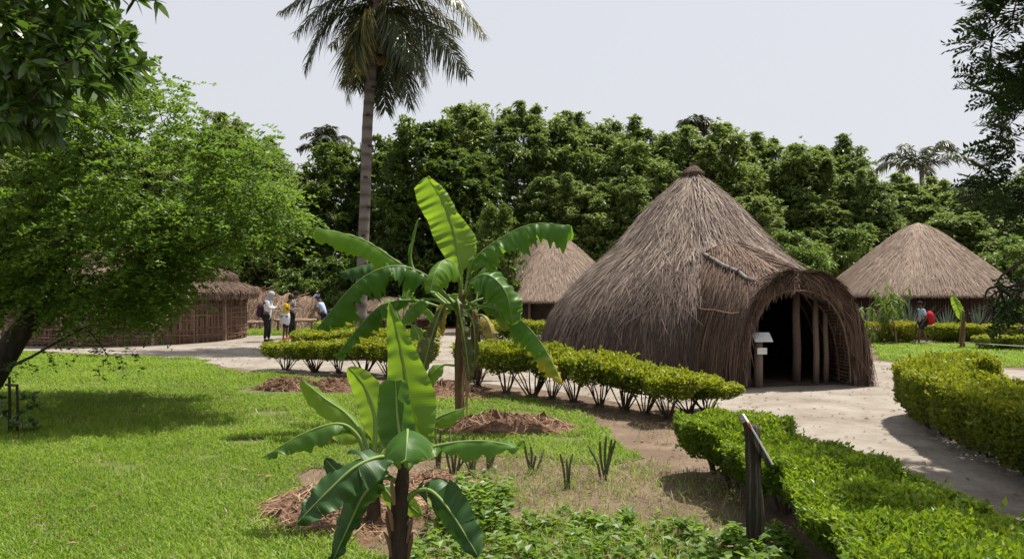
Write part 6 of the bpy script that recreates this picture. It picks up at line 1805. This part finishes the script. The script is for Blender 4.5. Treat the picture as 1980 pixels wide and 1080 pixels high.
Y = G(514, 660)[1]
loc = GX(516, Y)
person(loc, 1.66, .05, 'visitor in a pale hooded top and black trousers reading a paper by the woven hut', (.20, .06, .665), (.19, -.06, .66), (.02, .05, 0, 0), (-.03, -.05, 0, 0), 'cloth_white', 'cloth_black', 'cloth_black', hood='cloth_grey', nod=.08, shirt_low=-.11)
sheet_obj('paper', 'white sheet of paper held by the visitor in the hooded top', loc + np.array([.42, -.02, 1.13]), (.30, .22, .006), rotz(.1) @ roty(-.75), 'cloth_bright', 'paper')
rucksack(loc + np.array([-.21, 0, .80]), 'black backpack on the visitor in the hooded top', 'cloth_maroon', .30, .20, .48, .05)
Y2_ = G(552, 656)[1]
loc = GX(551, Y2_)
t, body, J = person(loc, 1.52, .12, 'visitor in a yellow T-shirt with a pale sweater tied round the waist, writing', (.20, .05, .68), (.20, -.05, .68), (.03, .055, 0, 0), (-.03, -.055, 0, 0), 'cloth_yellow', 'cloth_navy', 'shoe_red', sleeve='short', pants_len='knee', nod=.14, lean=.05)
mb = MB(); lathe_surf(mb, dense([(.150, .92), (.168, .86), (.178, .78), (.175, .66), (.160, .56), (.13, .50)], 14), 20, tint=.5)
mb.build('tied_sweater', M['cloth_white'], body, smooth=True)
mb = MB(); blob(mb, J['hd'] + np.array([-.03, 0, .10]), .07, .07, .06); mb.build('hair_bun', M['hair'], body, smooth=True)
sheet_obj('paper', 'white sheet of paper held by the visitor in yellow', loc + np.array([.40, -.04, 1.06]), (.26, .22, .006), rotz(.1) @ roty(-.35), 'cloth_bright', 'paper')
loc = GX(563, Y2_ + .75)
person(loc, 1.66, .1, 'visitor in dark clothes standing just behind the one in yellow', (.17, .06, .68), (.17, -.06, .68), (.03, .05, 0, 0), (-.03, -.05, 0, 0), 'cloth_grey', 'cloth_black', 'shoe_red', sleeve='short', nod=.10)
Y4 = 29.5
loc = GX(628, Y4)
t, body, J = person(loc, 1.50, math.pi - .2, 'visitor with a blue cap bending forward behind the banana leaf', (.32, .05, .62), (.30, -.06, .60), (.02, .05, 0, 0), (-.04, -.05, 0, 0), 'cloth_sky', 'cloth_navy', 'cloth_bright', sleeve='short', lean=.12, nod=.12)
mb = MB(); blob(mb, J['hd'] + np.array([-.01, 0, .03]), .10, .10, .10, 16, 8, zmin=-.1); box(mb, J['hd'] + np.array([.13, 0, .03]), (.11, .13, .012), roty(.2), .5, .003)
mb.build('cap', M['cloth_blue'], body, smooth=True)
mb = MB(); box(mb, (-.02, .11, .42), (.05, .012, .5), roty(.03), .5, .004); mb.build('white_stripe', M['cloth_bright'], body)
Y5 = G(1786, 666)[1]
loc = GX(1784, Y5)
person(loc, 1.36, math.pi - .1, 'schoolchild in a light blue shirt and dark shorts walking past the right hut', (.06, .11, .47), (.10, -.10, .46), (.10, .045, 0, .03), (-.12, -.045, .02, .02), 'cloth_sky', 'cloth_navy', 'cloth_bright', sleeve='short', pants_len='short', lean=.03, elb=(-.03, .03))
rucksack(loc + np.array([.21, -.01, .62]), 'red backpack on the schoolchild near the right hut', 'cloth_red', .30, .22, .44, math.pi - .1)
